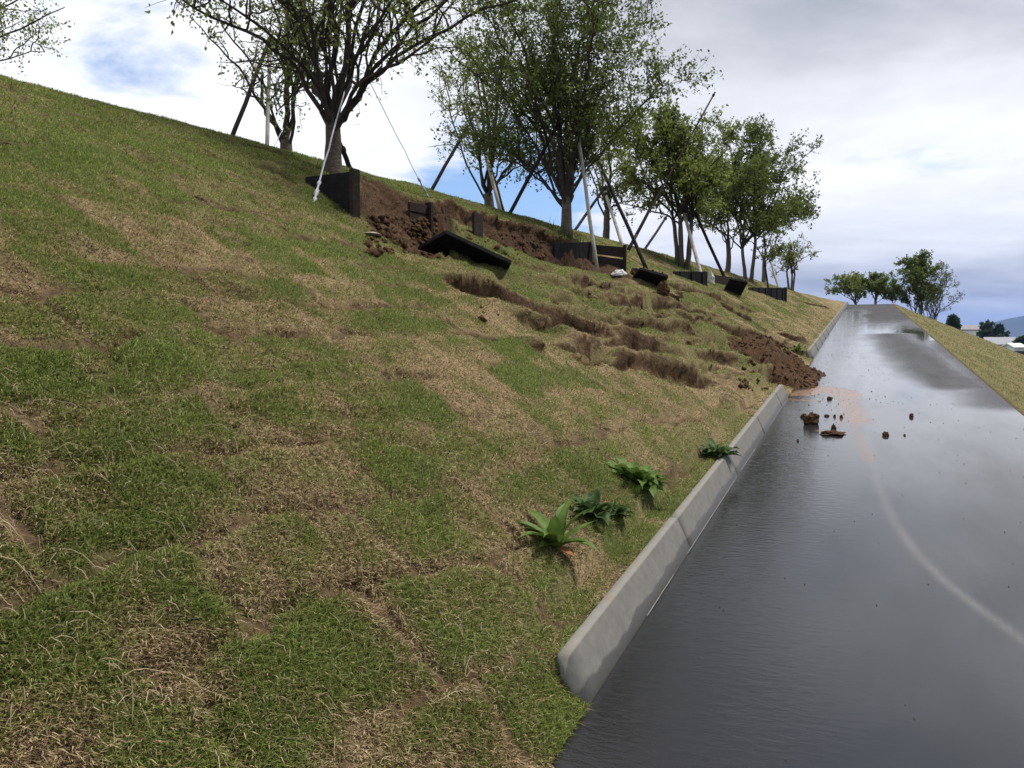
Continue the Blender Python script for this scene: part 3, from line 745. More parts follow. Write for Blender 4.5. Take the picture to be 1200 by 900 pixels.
# ground to the horizon
gr = np.concatenate([[0], np.geomspace(8, 9000, 70)]); gt = np.linspace(0, 2*np.pi, 97)
gR, gT = np.meshgrid(gr, gt, indexing='ij'); gx, gy = gR*np.cos(gT), gR*np.sin(gT)
gz = GZ+3.4*smooth(90, 230, gR)+(fbm(gx*.01, gy*.01, 2)-.5)*smooth(100, 300, gR)*1.5
me = np_mesh('ground', np.stack([gx, gy, gz], -1).reshape(-1, 3), grid_faces(*gR.shape)[:, ::-1], None, True)
m, nt, b = new_mat('far_ground')
nt.links.new(ramp(nt, noise(nt, .012, 8, .7), [(.3, (.03, .05, .02)), (.5, (.06, .08, .03)), (.7, (.16, .15, .11))]), b.inputs['Base Color']); b.inputs['Roughness'].default_value = .95
tag(link('ground', me, m), 'low country beyond the embankment', 'ground', kind='structure')
def ridge(name, x0, x1, Y, fn, depth, label):
    n = 160; px = np.linspace(x0, x1, n); V = []; Fc = []
    rows = 14
    for j in range(rows):
        t = j/(rows-1); s = math.sin(t*math.pi)**.9
        for i, p in enumerate(px):
            q = fn(p); top = H+(400-q)/F*Y
            zz_ = -5+(top+5)*s*(1+.10*(vnoise(np.array([p*.05]), np.array([t*6.]), 5)[0]-.5)*(1 if 0 < j < rows-1 else 0))
            yy = Y+depth*(t-.5); V.append(((p-600)/F*Y, yy, zz_))
    i = (np.arange(rows-1)[:, None]*n+np.arange(n-1)[None, :]).ravel()
    me = np_mesh(name, np.array(V), np.stack([i, i+1, i+n+1, i+n], 1), None, True)
    m, nt, b = new_mat(name)
    nt.links.new(ramp(nt, noise(nt, .01, 8, .7), [(.35, (.012, .026, .022)), (.7, (.028, .046, .034))]), b.inputs['Base Color']); b.inputs['Roughness'].default_value = 1
    tag(link(name, me, m), label, 'hills', kind='structure')
ridge('hills', 900, 1500, 4200, lambda p: 381+3*math.sin(p*.035)+4*vnoise(np.array([p*.04]), np.array([1.]), 3)[0]-smooth(1165, 1215, p)*12-6*vnoise(np.array([p*.015]), np.array([4.]), 3)[0]+4, 1500, 'dark blue wooded hills on the horizon at right')
# the air
def haze():
    me = bpy.data.meshes.new('haze'); bm = bmesh.new(); bmesh.ops.create_cube(bm, size=1)
    for v in bm.verts: v.co = Vector((v.co.x*19000, v.co.y*19000, -6 if v.co.z < 0 else 330))
    bm.to_mesh(me); bm.free()
    m = bpy.data.materials.new('haze'); m.use_nodes = True; nt = m.node_tree; nt.nodes.clear()
    o = nd(nt, 'ShaderNodeOutputMaterial'); v = nd(nt, 'ShaderNodeVolumePrincipled'); v.inputs['Color'].default_value = (.30, .48, 1, 1)
    v.inputs['Density'].default_value = .00012; nt.links.new(v.outputs[0], o.inputs['Volume'])
    tag(link('haze', me, m), 'thin bluish haze', 'haze', kind='stuff')
HAZE = True
if HAZE: haze()

# ------------------------------------------------------------------ tubes, trees
def tube_arrays(paths, sides=6):
    """paths: list of (pts (n,3), radii (n)) -> verts, quads"""
    V = []; Q = []; off = 0
    for pts, rad in paths:
        pts = np.asarray(pts, float); n = len(pts)
        t = np.gradient(pts, axis=0); t /= np.linalg.norm(t, axis=1)[:, None]+1e-9
        ref = np.array([1., .2, .1]) if abs(t[0][2]) > .8 else np.array([0, 0, 1.])
        a = np.cross(t, ref); a /= np.linalg.norm(a, axis=1)[:, None]+1e-9; b = np.cross(t, a)
        sd = sides if rad[0] > .02 else (4 if rad[0] > .008 else 3)
        th = np.arange(sd)*2*np.pi/sd
        ring = pts[:, None, :]+(a[:, None, :]*np.cos(th)[None, :, None]+b[:, None, :]*np.sin(th)[None, :, None])*np.asarray(rad)[:, None, None]
        V.append(ring.reshape(-1, 3))
        i = np.arange(n-1)[:, None]*sd; j = np.arange(sd)[None, :]; k = (j+1) % sd
        Q.append((np.stack([i+j, i+k, i+sd+k, i+sd+j], -1).reshape(-1, 4))+off); off += n*sd
    return np.concatenate(V), np.concatenate(Q)
def curve(p0, p1, rise, n, rng, wob):
    """limb: leaves p0 steeply, bends over to p1"""
    p0, p1 = np.array(p0), np.array(p1); d = p1-p0; L = np.linalg.norm(d)
    c = p0+d*.42+np.array([0, 0, rise*L]); c[:2] = p0[:2]+d[:2]*.30
    t = np.linspace(0, 1, n)[:, None]
    P = (1-t)**2*p0+2*t*(1-t)*c+t*t*p1
    w = np.cumsum(rng.normal(0, wob*L/n**.5, (n, 3)), 0); w -= t*w[-1]
    w[0] = 0
    return P+w
def leaf_mesh(pos, size, rng, pal, name='crown'):
    n = len(pos); ax = rng.normal(0, 1, (n, 3)); ax[:, 2] -= .5; ax /= np.linalg.norm(ax, axis=1)[:, None]
    nn = rng.normal(0, 1, (n, 3)); nn[:, 2] += .8; b = np.cross(ax, nn); b /= np.linalg.norm(b, axis=1)[:, None]+1e-9
    s = (size*(.6+.8*rng.random(n)))[:, None]
    tip = pos+ax*s; mid = pos+ax*s*.45
    nrm = np.cross(ax, b)*s*.10
    V = np.stack([pos, mid+b*s*.30+nrm, tip, mid-b*s*.30+nrm], 1).reshape(-1, 3)
    k = np.arange(n)[:, None]*4
    t = (.5*rng.random(n)+.5*vnoise(pos[:, 0]*2.5/ (1+size*4), pos[:, 1]*1.3+pos[:, 2]*2.5/(1+size*4), 3))[:, None]; c = np.array(pal[0])*(1-t)+np.array(pal[1])*t
    # young leaf flushes differ by clump
    return np_mesh(name, V, k+np.array([[0, 1, 2, 3]]), dict(col=np.repeat(c, 4, 0)))
PAL_D = ((.060, .088, .015), (.165, .215, .040))
PAL_L = ((.090, .125, .022), (.24, .29, .065))
def make_tree(name, label, base, crown_c, crown_r, fork=1.2, r0=.13, stems=1, limbs=9, secs=9, twigs=6, lpt=6, leaf=.06, pal=PAL_D, seed=1, bark=None, group='trees along the top of the bank', lean=(0, 0), lowbias=0., shell=.55, rise=.15):
    rng = np.random.default_rng(seed); base = np.array(base, float); cc = np.array(crown_c, float); cr = np.array(crown_r, float)
    cr = cr*np.array([1.10, 1.10, 1.06]); root = empty(name, tuple(base), label, 'tree', group)
    trunk = []; br = []; LV = []
    def env(n, lo=shell, hi=1.0):
        v = rng.normal(0, 1, (n, 3)); v /= np.linalg.norm(v, axis=1)[:, None]; v[:, 2] = np.where(v[:, 2] < -.55, -v[:, 2], v[:, 2])
        r = (lo+(hi-lo)*rng.random(n)**.7)*(.80+.36*vnoise(v[:, 0]*2.3+seed, v[:, 1]*2.3+v[:, 2]*1.7, seed)); return cc+v*cr*r[:, None]
    forks = []
    for s in range(stems):
        a = s*math.tau/stems+.4; o = np.array([math.cos(a), math.sin(a), 0])*(r0*.8 if stems > 1 else 0)
        fk = fork*(1 if stems == 1 else rng.uniform(.8, 1.6))
        top = base+o*(1 if stems == 1 else 2.2)+np.array([lean[0], lean[1], 0])+np.array([0, 0, fk])
        rr = r0*(1 if stems == 1 else .45)
        P = curve(base+o-np.array([0, 0, .15]), top, .0, 9, rng, .02)
        t = np.linspace(0, 1, 9); R = rr*(1.0-.30*t+.45*np.exp(-t*9)); trunk.append((P, R)); forks.append((top, rr*.62, P))
    per = max(2, limbs//stems)
    for (fp, fr_, TP) in forks:
        # leader plus limbs
        T = env(per, .86, 1.08)
        T[0] = cc+np.array([0, 0, cr[2]*.95])+rng.normal(0, .1, 3)
        for i in range(per):
            st = fp if i < 3 or stems > 1 else TP[-1-rng.integers(0, 3)]
            rl_ = fr_*((.62 if i == 0 else rng.uniform(.22, .42)) if stems == 1 else rng.uniform(.45, .7))
            C = curve(st-np.array([0, 0, .03]), T[i], rise, 14, rng, .05); t = np.linspace(0, 1, 14); R = rl_*(1-t)**.75*.94+.006
            br.append((C, R))
            for q in range(secs):
                k = int(rng.integers(4, 14)); p = C[k]
                tgt = env(5, .45, 1.12); tgt = tgt[np.argmin(np.linalg.norm(tgt-p-(C[13]-C[2])*.25, axis=1)+rng.random(5)*.3)]
                d = tgt-p; L = np.linalg.norm(d); mxl = .5*cr.max()*(1.15-k/18)
                if L > mxl: tgt = p+d*mxl/L
                C2 = curve(p, tgt, rise*.7, 9, rng, .07); R2 = np.maximum(R[k]*.5, .007)*(1-np.linspace(0, 1, 9))**.7+.0035
                br.append((C2, R2))
                for w in range(twigs):
                    k2 = int(rng.integers(2, 9)); p2 = C2[k2]; dd = rng.normal(0, 1, 3)+(p2-cc)/cr*.7; dd[2] += .25; dd /= np.linalg.norm(dd)
                    l2 = rng.uniform(.16, .42)*cr.max()/1.9
                    C3 = p2+dd*np.linspace(0, l2, 4)[:, None]+rng.normal(0, .018*l2*3, (4, 3))*np.linspace(0, 1, 4)[:, None]
                    br.append((C3, np.linspace(.0045, .002, 4)))
                    m_ = rng.poisson(lpt*1.65)
                    if m_:
                        u = .2+.9*rng.random(m_)[:, None]; LV.append(C3[0]*(1-u)+C3[3]*u+rng.normal(0, .028*cr.max()/1.9, (m_, 3)))
    bk = bark or M_BARK
    V, Q = tube_arrays(trunk, 12); link('trunk', np_mesh('trunk', V, Q, None, True), bk, root)
    V, Q = tube_arrays(br, 6); link('branches', np_mesh('branches', V, Q, None, True), M_BARKD, root)
    if LV:
        P = np.concatenate(LV)
        if lowbias: pass
        link('crown', leaf_mesh(P, leaf, rng, pal), M_LEAF, root)
    return root
def wpx(n, Y): return n/F*Y
def tree_px(name, label, bx, by, x0, x1, y0, y1, Y=None, plateau=False, **k):
    """trunk foot seen at (bx,by), crown between x0..x1 and y0..y1"""
    if plateau:
        b = at(bx, by, Y); b.z = TOPZ-.05
        if 'bz' in k: b.z = k.pop('bz')
    else:
        b = ghit(bx, by); Y = b.y
    c = at((x0+x1)/2, (y0+y1)/2, Y); rx = wpx(x1-x0, Y)/2; rz = wpx(y1-y0, Y)/2
    return make_tree(name, label, b, c, (rx, min(rx, k.pop('ry', 9)), rz), **k)

tree_px('cherry_tree', 'large sparse-leaved tree with thick dark trunk above the first buried board', 391, 203, 205, 625, -200, 170, fork=.72, r0=.118, limbs=22, secs=11, twigs=7, lpt=4.2, leaf=.05, pal=PAL_L, seed=4, bark=M_BARKT, rise=.22, shell=.6)
tree_px('cherry_tree', 'pale-trunked forked tree standing behind the large tree on the skyline', 335, 150, 235, 400, -30, 120, Y=12.6, plateau=True, fork=.55, r0=.125, limbs=7, secs=6, twigs=4, lpt=2.5, leaf=.045, pal=PAL_L, seed=8)
tree_px('cherry_tree', 'tree beyond the left picture edge whose leafy twigs hang into the top left corner', -85, 60, -260, 68, -110, 52, Y=12.0, plateau=True, fork=1.2, r0=.12, limbs=10, secs=7, twigs=8, lpt=9, leaf=.045, pal=PAL_L, seed=12)
tree_px('keyaki_tree', 'airy light-green tree left of the densest tree, trunk leaning left', 577, 245, 462, 665, 50, 215, Y=19, plateau=True, fork=.9, r0=.15, limbs=11, secs=8, twigs=5, lpt=5, leaf=.065, pal=PAL_L, seed=21, lean=(-.1, 0))
tree_px('keyaki_tree', 'densest round-crowned tree with short pale trunk above the middle boards', 664, 276, 500, 812, -32, 236, fork=.72, r0=.125, limbs=20, secs=14, twigs=9, lpt=10, leaf=.060, pal=PAL_D, seed=33, rise=.14, shell=.45)
tree_px('keyaki_tree', 'thin tree seen beyond the stakes right of the densest tree', 711, 275, 655, 775, 150, 262, Y=22, plateau=True, fork=1.0, r0=.11, limbs=8, secs=6, twigs=4, lpt=3.0, leaf=.07, pal=PAL_L, seed=41)
tree_px('keyaki_tree', 'multi-stemmed tree with several slender trunks above the fourth buried board', 800, 313, 700, 862, 135, 296, stems=5, fork=.9, r0=.15, limbs=25, secs=10, twigs=7, lpt=8, leaf=.08, pal=PAL_L, seed=52)
tree_px('keyaki_tree', 'thin single-trunk tree standing between the multi-stemmed tree and the dark one', 853, 310, 800, 905, 205, 296, Y=31, plateau=True, fork=1.3, r0=.11, limbs=8, secs=7, twigs=5, lpt=5, leaf=.08, pal=PAL_L, seed=61)
tree_px('keyaki_tree', 'dark dense tree with feathery right edge above the last board', 877, 329, 815, 958, 150, 310, stems=2, fork=1.0, r0=.16, limbs=20, secs=12, twigs=8, lpt=9, leaf=.085, pal=PAL_D, seed=72)
tree_px('keyaki_tree', 'small thin-trunked tree just right of the dark dense tree', 895, 328, 860, 925, 250, 320, Y=36, plateau=True, fork=1.1, r0=.10, limbs=8, secs=6, twigs=5, lpt=5, leaf=.09, pal=PAL_D, seed=83)
tree_px('keyaki_tree', 'small airy tree at the right end of the row', 927, 335, 898, 967, 282, 338, Y=38, plateau=True, fork=.6, r0=.12, stems=3, limbs=12, secs=6, twigs=5, lpt=4, leaf=.08, pal=PAL_L, seed=91)
tree_px('shade_tree', 'low spreading tree behind the road crest, left one of the far pair', 1003, 350, 978, 1032, 319, 352, Y=68, plateau=True, fork=.8, r0=.13, limbs=10, secs=8, twigs=6, lpt=7, leaf=.15, pal=PAL_L, seed=102, group='trees beyond the road crest')
tree_px('shade_tree', 'low rounded tree behind the road crest, right one of the far pair', 1026, 350, 1006, 1053, 320, 353, Y=66, plateau=True, fork=.8, r0=.13, limbs=10, secs=8, twigs=6, lpt=8, leaf=.15, pal=PAL_D, seed=111, group='trees beyond the road crest')
tree_px('shade_tree', 'dense upright tree right of the road crest', 1076, 362, 1046, 1108, 301, 362, Y=66, plateau=True, bz=2.2, fork=1.3, r0=.17, stems=4, limbs=20, secs=9, twigs=7, lpt=9, leaf=.14, pal=PAL_D, seed=121, group='trees beyond the road crest', rise=.25)
tree_px('shade_tree', 'nearly bare spreading tree leaning right of the dense upright tree', 1091, 366, 1075, 1132, 312, 366, Y=64, plateau=True, bz=1.4, fork=.8, r0=.15, stems=4, limbs=18, secs=7, twigs=6, lpt=1.4, leaf=.13, pal=PAL_D, seed=131, group='trees beyond the road crest', rise=.2)

# far trees and houses
def far_tree(px, py0, Y, w, h, label, seed):
    b = at(px, 405, Y); b.z = -.6
    c = at(px, py0+h/2, Y); rw = wpx(w, Y)/2; rh = wpx(h, Y)/2
    make_tree('broadleaf_tree', label, b, c, (rw, rw, rh), fork=max(1.5, (c.z-rh)-b.z), r0=.3, limbs=12, secs=8, twigs=6, lpt=9, leaf=.55, pal=((.02, .04, .015), (.05, .08, .025)), seed=seed, group='trees among the far houses', shell=.3)
far_tree(1116, 371, 150, 12, 20, 'small round tree poking over the right slope', 201)
far_tree(1157, 379, 210, 20, 26, 'dark rounded tree between the far roofs, left crown of the clump', 202)
far_tree(1172, 383, 205, 24, 24, 'dark rounded tree between the far roofs, right crown of the clump', 203)
far_tree(1197, 397, 160, 16, 20, 'dark tree at the right picture edge beside the white house', 204)
M_ROOFG = simple('grey_roof', (.16, .15, .16), (.24, .23, .24), 2, .6, .2, .02)
M_ROOFW = simple('pale_roof', (.20, .21, .23), (.28, .29, .31), 2, .5, .2, .02)
M_WALL = simple('plaster', (.55, .55, .53), (.70, .70, .68), 1, .8, .1, .01)
M_PANE = simple('window_pane', (.03, .035, .04), (.05, .055, .06), 3, .1, 0)
def box_mesh(name, lo, hi):
    me = bpy.data.meshes.new(name); bm = bmesh.new(); bmesh.ops.create_cube(bm, size=1)
    for v in bm.verts: v.co = Vector([(lo[i] if v.co[i] < 0 else hi[i]) for i in range(3)])
    bm.to_mesh(me); bm.free(); return me
def house(px, Y, w, dpt, wall_top, ridge_top, roofm, label, rot):
    b = at(px, 400, Y); b.z = -.8; root = empty('house', b, label, 'house', 'far houses below the slope')
    hw, hd = w/2, dpt/2; wh = wall_top-b.z; rh = ridge_top-b.z
    def lk(n, me, m, par):
        me.materials.append(m); o = bpy.data.objects.new(n, me); col.objects.link(o); o.parent = par; return o
    wl_ = lk('wall', box_mesh('wall', (-hw, -hd, -.5), (hw, hd, wh)), M_WALL, root)
    bm = bmesh.new(); e = .35
    prof = [(-hd-e, wh-.1), (0, rh), (hd+e, wh-.1), (hd+e, wh-.3), (0, rh-.22), (-hd-e, wh-.3)]
    A_ = [bm.verts.new((-hw-e, y, z)) for y, z in prof]; B_ = [bm.verts.new((hw+e, y, z)) for y, z in prof]
    for i in range(6): bm.faces.new((A_[i], A_[(i+1) % 6], B_[(i+1) % 6], B_[i]))
    bm.faces.new((A_[0], A_[5], A_[4], A_[1])); bm.faces.new((A_[1], A_[4], A_[3], A_[2])); bm.faces.new((B_[0], B_[1], B_[4], B_[5])); bm.faces.new((B_[1], B_[2], B_[3], B_[4]))
    me = bpy.data.meshes.new('roof'); bmesh.ops.recalc_face_normals(bm, faces=bm.faces); bm.to_mesh(me); bm.free(); lk('roof', me, roofm, root)
    for sx in (-1, 1):
        bm = bmesh.new(); v = [bm.verts.new((sx*hw, -hd, wh)), bm.verts.new((sx*hw, hd, wh)), bm.verts.new((sx*hw, 0, rh-.25))]
        v2 = [bm.verts.new((sx*(hw-.2), -hd, wh)), bm.verts.new((sx*(hw-.2), hd, wh)), bm.verts.new((sx*(hw-.2), 0, rh-.25))]
        bm.faces.new(v); bm.faces.new(v2[::-1])
        for q in range(3): bm.faces.new((v[q], v2[q], v2[(q+1) % 3], v[(q+1) % 3]))
        me = bpy.data.meshes.new('gable'); bm.to_mesh(me); bm.free(); lk('gable', me, M_WALL, root)
    for x in (-hw*.5, hw*.4):
        lk('window', box_mesh('window', (x-.6, -hd-.05, wh-2.0), (x+.6, -hd+.1, wh-.8)), M_PANE, root)
    root.rotation_euler.z = rot; return root
house(1133, 230, 9, 8, 1.6+14/F*230, 1.6+16.5/F*230+.6, M_ROOFG, 'grey-roofed house half hidden behind the right slope', math.radians(-14))
house(1171, 180, 5.5, 7, 1.6-3/F*180, 1.6+5/F*180, M_ROOFW, 'pale-roofed white house below the dark tree clump', math.radians(-20))
house(1188, 150, 2.2, 3, 1.6-6/F*150, 1.6-2/F*150, M_WALL, 'small white shed near the right picture edge', math.radians(10))

# ------------------------------------------------------------------ boards, stakes, wires
def seg_mesh(name, p0, p1, r0, r1, sides=10, n=6, wob=.0, seed=0):
    rng = np.random.default_rng(seed); t = np.linspace(0, 1, n)[:, None]; P = np.array(p0)*(1-t)+np.array(p1)*t
    P[1:-1] += rng.normal(0, wob, (n-2, 3)); V, Q = tube_arrays([(P, np.linspace(r0, r1, n))], sides)
    sd = len(V)//n; c0, c1 = len(V), len(V)+1; V = np.concatenate([V, P[:1], P[-1:]])
    T = [(c0, (j+1) % sd, j) for j in range(sd)]+[(c1, (n-1)*sd+j, (n-1)*sd+(j+1) % sd) for j in range(sd)]
    return np_mesh(name, V, [Q, np.array(T)], None, False)
def stake(b, t, Yt, r, mat, label, Yb=None, group='tree support stakes'):
    """support pole: foot seen at b, head at t"""
    if Yb is None:
        p0 = ghit(*b)
    else: p0 = at(b[0], b[1], Yb)
    p1 = at(t[0], t[1], Yt); d = (p1-p0).normalized(); p0 = p0-d*.25; r *= .80
    root = empty('support_stake', p0, label, 'stake', group)
    link('pole', seg_mesh('pole', p0, p1, r*1.05, r*.9, 10, 6, .004, int(b[0])), mat, root)
    # rope binding where it meets the tree
    q = p1-d*.12; V, Q = tube_arrays([(np.array([q-d*.05, q-d*.02, q+d*.02, q+d*.05]), np.array([r*1.05, r*1.45, r*1.45, r*1.05]))], 10)
    link('binding', np_mesh('binding', V, Q, None, True), M_WOOD, root)
    return root
YB, YM, YC = ghit(391, 203).y, ghit(664, 276).y, ghit(800, 313).y
print('depths', YB, YM, YC, 'KL', KL, 'WR', WR, 'GR', GR, 'A', A_END0, A_GAP0, A_GAP1, TOPZ)
stake((272, 160), (318, 42), 12.2, .038, M_POLED, 'dark stake leaning right, leftmost of all', Yb=11.4)
stake((313, 168), (316, 55), 12.6, .036, M_POLE, 'pale upright stake between the leftmost dark stake and the pale forked trunk', Yb=11.8)
stake((410, 196), (398, 168), 11.2, .045, M_POLED, 'short dark stake showing behind the right side of the thick trunk', Yb=11.6)
stake((505, 224), (548, 148), 18.6, .045, M_POLED, 'dark stake leaning right against the airy tree, left of its trunk', Yb=16.5)
stake((586, 247), (553, 118), 18.8, .05, M_POLE, 'pale stake leaning left across the airy tree trunk', Yb=17.6)
stake((590, 248), (566, 165), 18.8, .045, M_POLED, 'dark stake beside the pale one at the airy tree trunk', Yb=18.0)
stake((597, 251), (658, 138), YM, .045, M_POLED, 'dark stake leaning right into the densest tree from its left', Yb=16.0)
stake((699, 312), (676, 150), YM, .045, M_POLE, 'long pale stake standing in front of the middle boards', Yb=ghit(699, 312).y-.12)
stake((672, 272), (710, 218), 21, .045, M_POLED, 'thin dark stake leaning right just behind the densest tree trunk', Yb=19.5)
stake((729, 287), (709, 225), 21, .05, M_POLE, 'pale stake leaning left behind the long dark stake', Yb=19.5)
stake((757, 314), (702, 190), YC-3, .05, M_POLED, 'long dark stake leaning left out of the black collapsed board')
stake((739, 288), (776, 218), YC, .05, M_POLED, 'brown stake leaning right behind the long dark stake', Yb=19.0)
stake((737, 291), (838, 108), 21.5, .03, M_POLED, 'very long stake whose tip sticks out of the crown into open sky', Yb=19.2)
stake((755, 294), (781, 254), 24, .045, M_POLED, 'thin dark stake left of the multi-stemmed trunks', Yb=22.5)
stake((825, 333), (800, 245), YC, .058, M_POLE, 'pale stake in front of the fourth buried board')
stake((849, 325), (815, 250), YC, .055, M_POLED, 'dark stake leaning left onto the multi-stemmed tree')
stake((912, 336), (902, 303), 29, .05, M_POLE, 'short pale stake behind the last board', Yb=28)
stake((900, 336), (896, 308), 29, .045, M_POLED, 'short dark stake behind the last board', Yb=28.5)

def wire(b, t, Yt, label, r=.008, sleeve=True, Yb=None):
    p0 = ghit(*b) if Yb is None else at(b[0], b[1], Yb); p1 = at(t[0], t[1], Yt); d = (p1-p0)
    root = empty('guy_wire', p0, label, 'guy wire', 'guy wires bracing the trees')
    m = M_WIRE; link('cable', seg_mesh('cable', p0-d.normalized()*.1, p1, r, r, 6, 10, .002, 3), m, root)
    if sleeve:      # turnbuckle and clamps
        u = d.normalized()
        pr = [(0, .012), (.04, .03), (.08, .014), (.10, .014), (.13, .026), (.2, .026), (.23, .012), (.30, .012), (.32, .022), (.36, .022), (.38, .01)]
        V, Q = tube_arrays([(np.array([p0+u*a for a, _ in pr]), np.array([q for _, q in pr]))], 8)
        link('turnbuckle', np_mesh('turnbuckle', V, Q, None, False), m, root)
M_WIRE = simple('galvanised', (.30, .32, .35), (.55, .58, .62), 30, .45, .1, .002)
wire((368, 236), (404, 105), YB, 'bright galvanised guy wire with turnbuckle in front of the thick trunk', .010)
wire((502, 232), (429, 88), YB+.4, 'thin guy wire running down left to the slatted board', .006)
wire((318, 178), (332, 150), 12.4, 'short thin guy wire below the pale forked trunk', .006, False, Yb=11.5)

def board(name, bl, br_, hl, hr, label, mat=M_BOARD, ribs=0, post_r=False, post_l=False, th=.035, sink=.25, group='boards round the tree pits', tilt=0., Yoff=0.0, planks=0):
    """upright panel: its foot runs along the ground from bl to br_"""
    p0, p1 = ghit(*bl), ghit(*br_)
    p0 = p0*(1+Yoff/p0.y); p0.z = (ghit(*bl)).z; p1 = p1*(1+Yoff/p1.y); p1.z = ghit(*br_).z
    d = Vector((p1.x-p0.x, p1.y-p0.y, 0)); Ld = d.length; d.normalize(); nrm = Vector((d.y, -d.x, 0))   # towards the road
    root = empty(name, (p0+p1)/2, label, 'board', group)
    tp0 = p0+Vector((0, 0, hl)); tp1 = p1+Vector((0, 0, hr)); b0 = p0-Vector((0, 0, sink)); b1 = p1-Vector((0, 0, sink))
    rng = random.Random(int(bl[0]))
    bm = bmesh.new()
    n = 14
    def quad_strip(t0, t1, lo, hi, out, th_):
        # slab between fractions t0..t1 along and lo..hi in height
        vs = []
        for o in (out, out-th_):
            for (t, h) in ((t0, lo), (t1, lo), (t1, hi), (t0, hi)):
                B = b0.lerp(b1, t); T = tp0.lerp(tp1, t); vs.append(bm.verts.new(B.lerp(T, h)+nrm*(o+tilt*h)))
        f = [(0,1,2,3), (7,6,5,4), (0,4,5,1), (1,5,6,2), (2,6,7,3), (3,7,4,0)]
        for q in f: bm.faces.new([vs[i] for i in q])
    if planks:
        for k in range(planks):
            h0 = k/planks+.02; h1 = (k+1)/planks-.03
            quad_strip(0, 1, h0, h1, rng.uniform(0, .008), th)
    else:
        quad_strip(0, 1, 0, 1, 0, th)
    bmesh.ops.recalc_face_normals(bm, faces=bm.faces)
    me = bpy.data.meshes.new('panel'); bm.to_mesh(me); bm.free(); link('panel', me, mat, root)
    for k in range(ribs):
        bm = bmesh.new(); t = (k+.5)/ribs; quad_strip(t-.014, t+.014, 0, .985, .03, .03)
        bmesh.ops.recalc_face_normals(bm, faces=bm.faces); me = bpy.data.meshes.new('rib'); bm.to_mesh(me); bm.free(); link('rib', me, mat, root)
    for flag, t in ((post_l, 0.), (post_r, 1.)):
        if flag:
            bm = bmesh.new(); w = .026/Ld; quad_strip(t-w, t+w, -.2, 1.03, .055, .11)
            bmesh.ops.recalc_face_normals(bm, faces=bm.faces); bmesh.ops.bevel(bm, geom=bm.edges[:], offset=.004, segments=1, affect='EDGES')
            me = bpy.data.meshes.new('post'); bm.to_mesh(me); bm.free(); link('post', me, M_WOOD, root)
    return root
board('retaining_board', (358, 214), (416, 254), .06, .47, 'black board with a corner post below the thick trunk, left end of the scarp', ribs=0, post_r=True)
board('retaining_board', (480, 262), (503, 272), .30, .38, 'slatted dark board end with a post in the middle of the soil scarp', M_WOOD, planks=4, post_r=True)
board('retaining_board', (556, 276), (566, 279), .30, .30, 'short dark upright board stub right of the fallen panel', M_WOOD, planks=0)
board('retaining_board', (650, 303), (694, 306), .26, .36, 'black board directly below the densest tree, left of the long pale stake', ribs=0)
board('retaining_board', (697, 307), (732, 316), .34, .44, 'brown-black board right of the long pale stake', M_WOOD, planks=3, post_r=True)
board('retaining_board', (790, 322), (829, 336), .08, .36, 'long low black board below the multi-stemmed trunks', ribs=3)
board('retaining_board', (832, 330), (856, 336), .20, .28, 'dark brown board behind the scrap of white sack', M_WOOD, planks=2)
board('retaining_board', (878, 340), (920, 353), .08, .46, 'ribbed black board at the right end of the row', ribs=6, post_r=True)

def slab(name, corners, th, label, mat, ribs=0, group='boards that fell or tilted'):
    """tilted panel through four points given as (px, py, Y) """
    P = [at(*c) for c in corners]; n = (P[1]-P[0]).cross(P[3]-P[0]).normalized(); c = sum(P, Vector())/4
    root = empty(name, c, label, 'board', group)
    def mk(nm, Q, o0, o1):
        bm = bmesh.new(); vs = [bm.verts.new(q+n*o) for o in (o0, o1) for q in Q]
        for q in [(0,1,2,3), (7,6,5,4), (0,4,5,1), (1,5,6,2), (2,6,7,3), (3,7,4,0)]: bm.faces.new([vs[i] for i in q])
        bmesh.ops.recalc_face_normals(bm, faces=bm.faces); bmesh.ops.bevel(bm, geom=bm.edges[:], offset=th*.12, segments=1, affect='EDGES')
        me = bpy.data.meshes.new(nm); bm.to_mesh(me); bm.free(); return link(nm, me, mat, root)
    mk('panel', P, 0, th)
    for k in range(ribs):
        t0, t1 = (k+.35)/ribs, (k+.35)/ribs+.05
        Q = [P[0].lerp(P[1], t0), P[0].lerp(P[1], t1), P[3].lerp(P[2], t1), P[3].lerp(P[2], t0)]
        mk('rib', Q, -.035, 0)
    return root, P, n
Yf = ghit(545, 300).y
r_, P_, n_ = slab('fallen_board', [(490, 288, Yf+.15), (594, 317, Yf+.25), (600, 305, Yf-.25), (523, 269, Yf-.35)], .05, 'large black panel fallen flat below the scarp with pale bolt heads', M_BOARD, 0)
M_BOLT = simple('bolt', (.3, .3, .3), (.5, .5, .5), 30, .5, 0)
for t in (.12, .42, .72):
    q = P_[0].lerp(P_[1], t).lerp(P_[3].lerp(P_[2], t), .75); q = q-n_*.01
    link('bolt', seg_mesh('bolt', q, q+n_*.1*0-n_*.02, .028, .024, 8, 2), M_BOLT, r_)
Yc = ghit(758, 332).y
slab('fallen_board', [(735, 332, Yc+.3), (775, 337, Yc+.4), (783, 322, Yc-.2), (750, 313, Yc-.2)], .06, 'tilted black panel at the foot of the long dark stake', M_BOARD, 3)
Yd = ghit(858, 344).y
slab('fallen_board', [(845, 344, Yd+.3), (866, 348, Yd+.4), (876, 329, Yd-.2), (856, 325, Yd-.2)], .07, 'ribbed black panel tipped outward left of the last board', M_BOARD, 5)

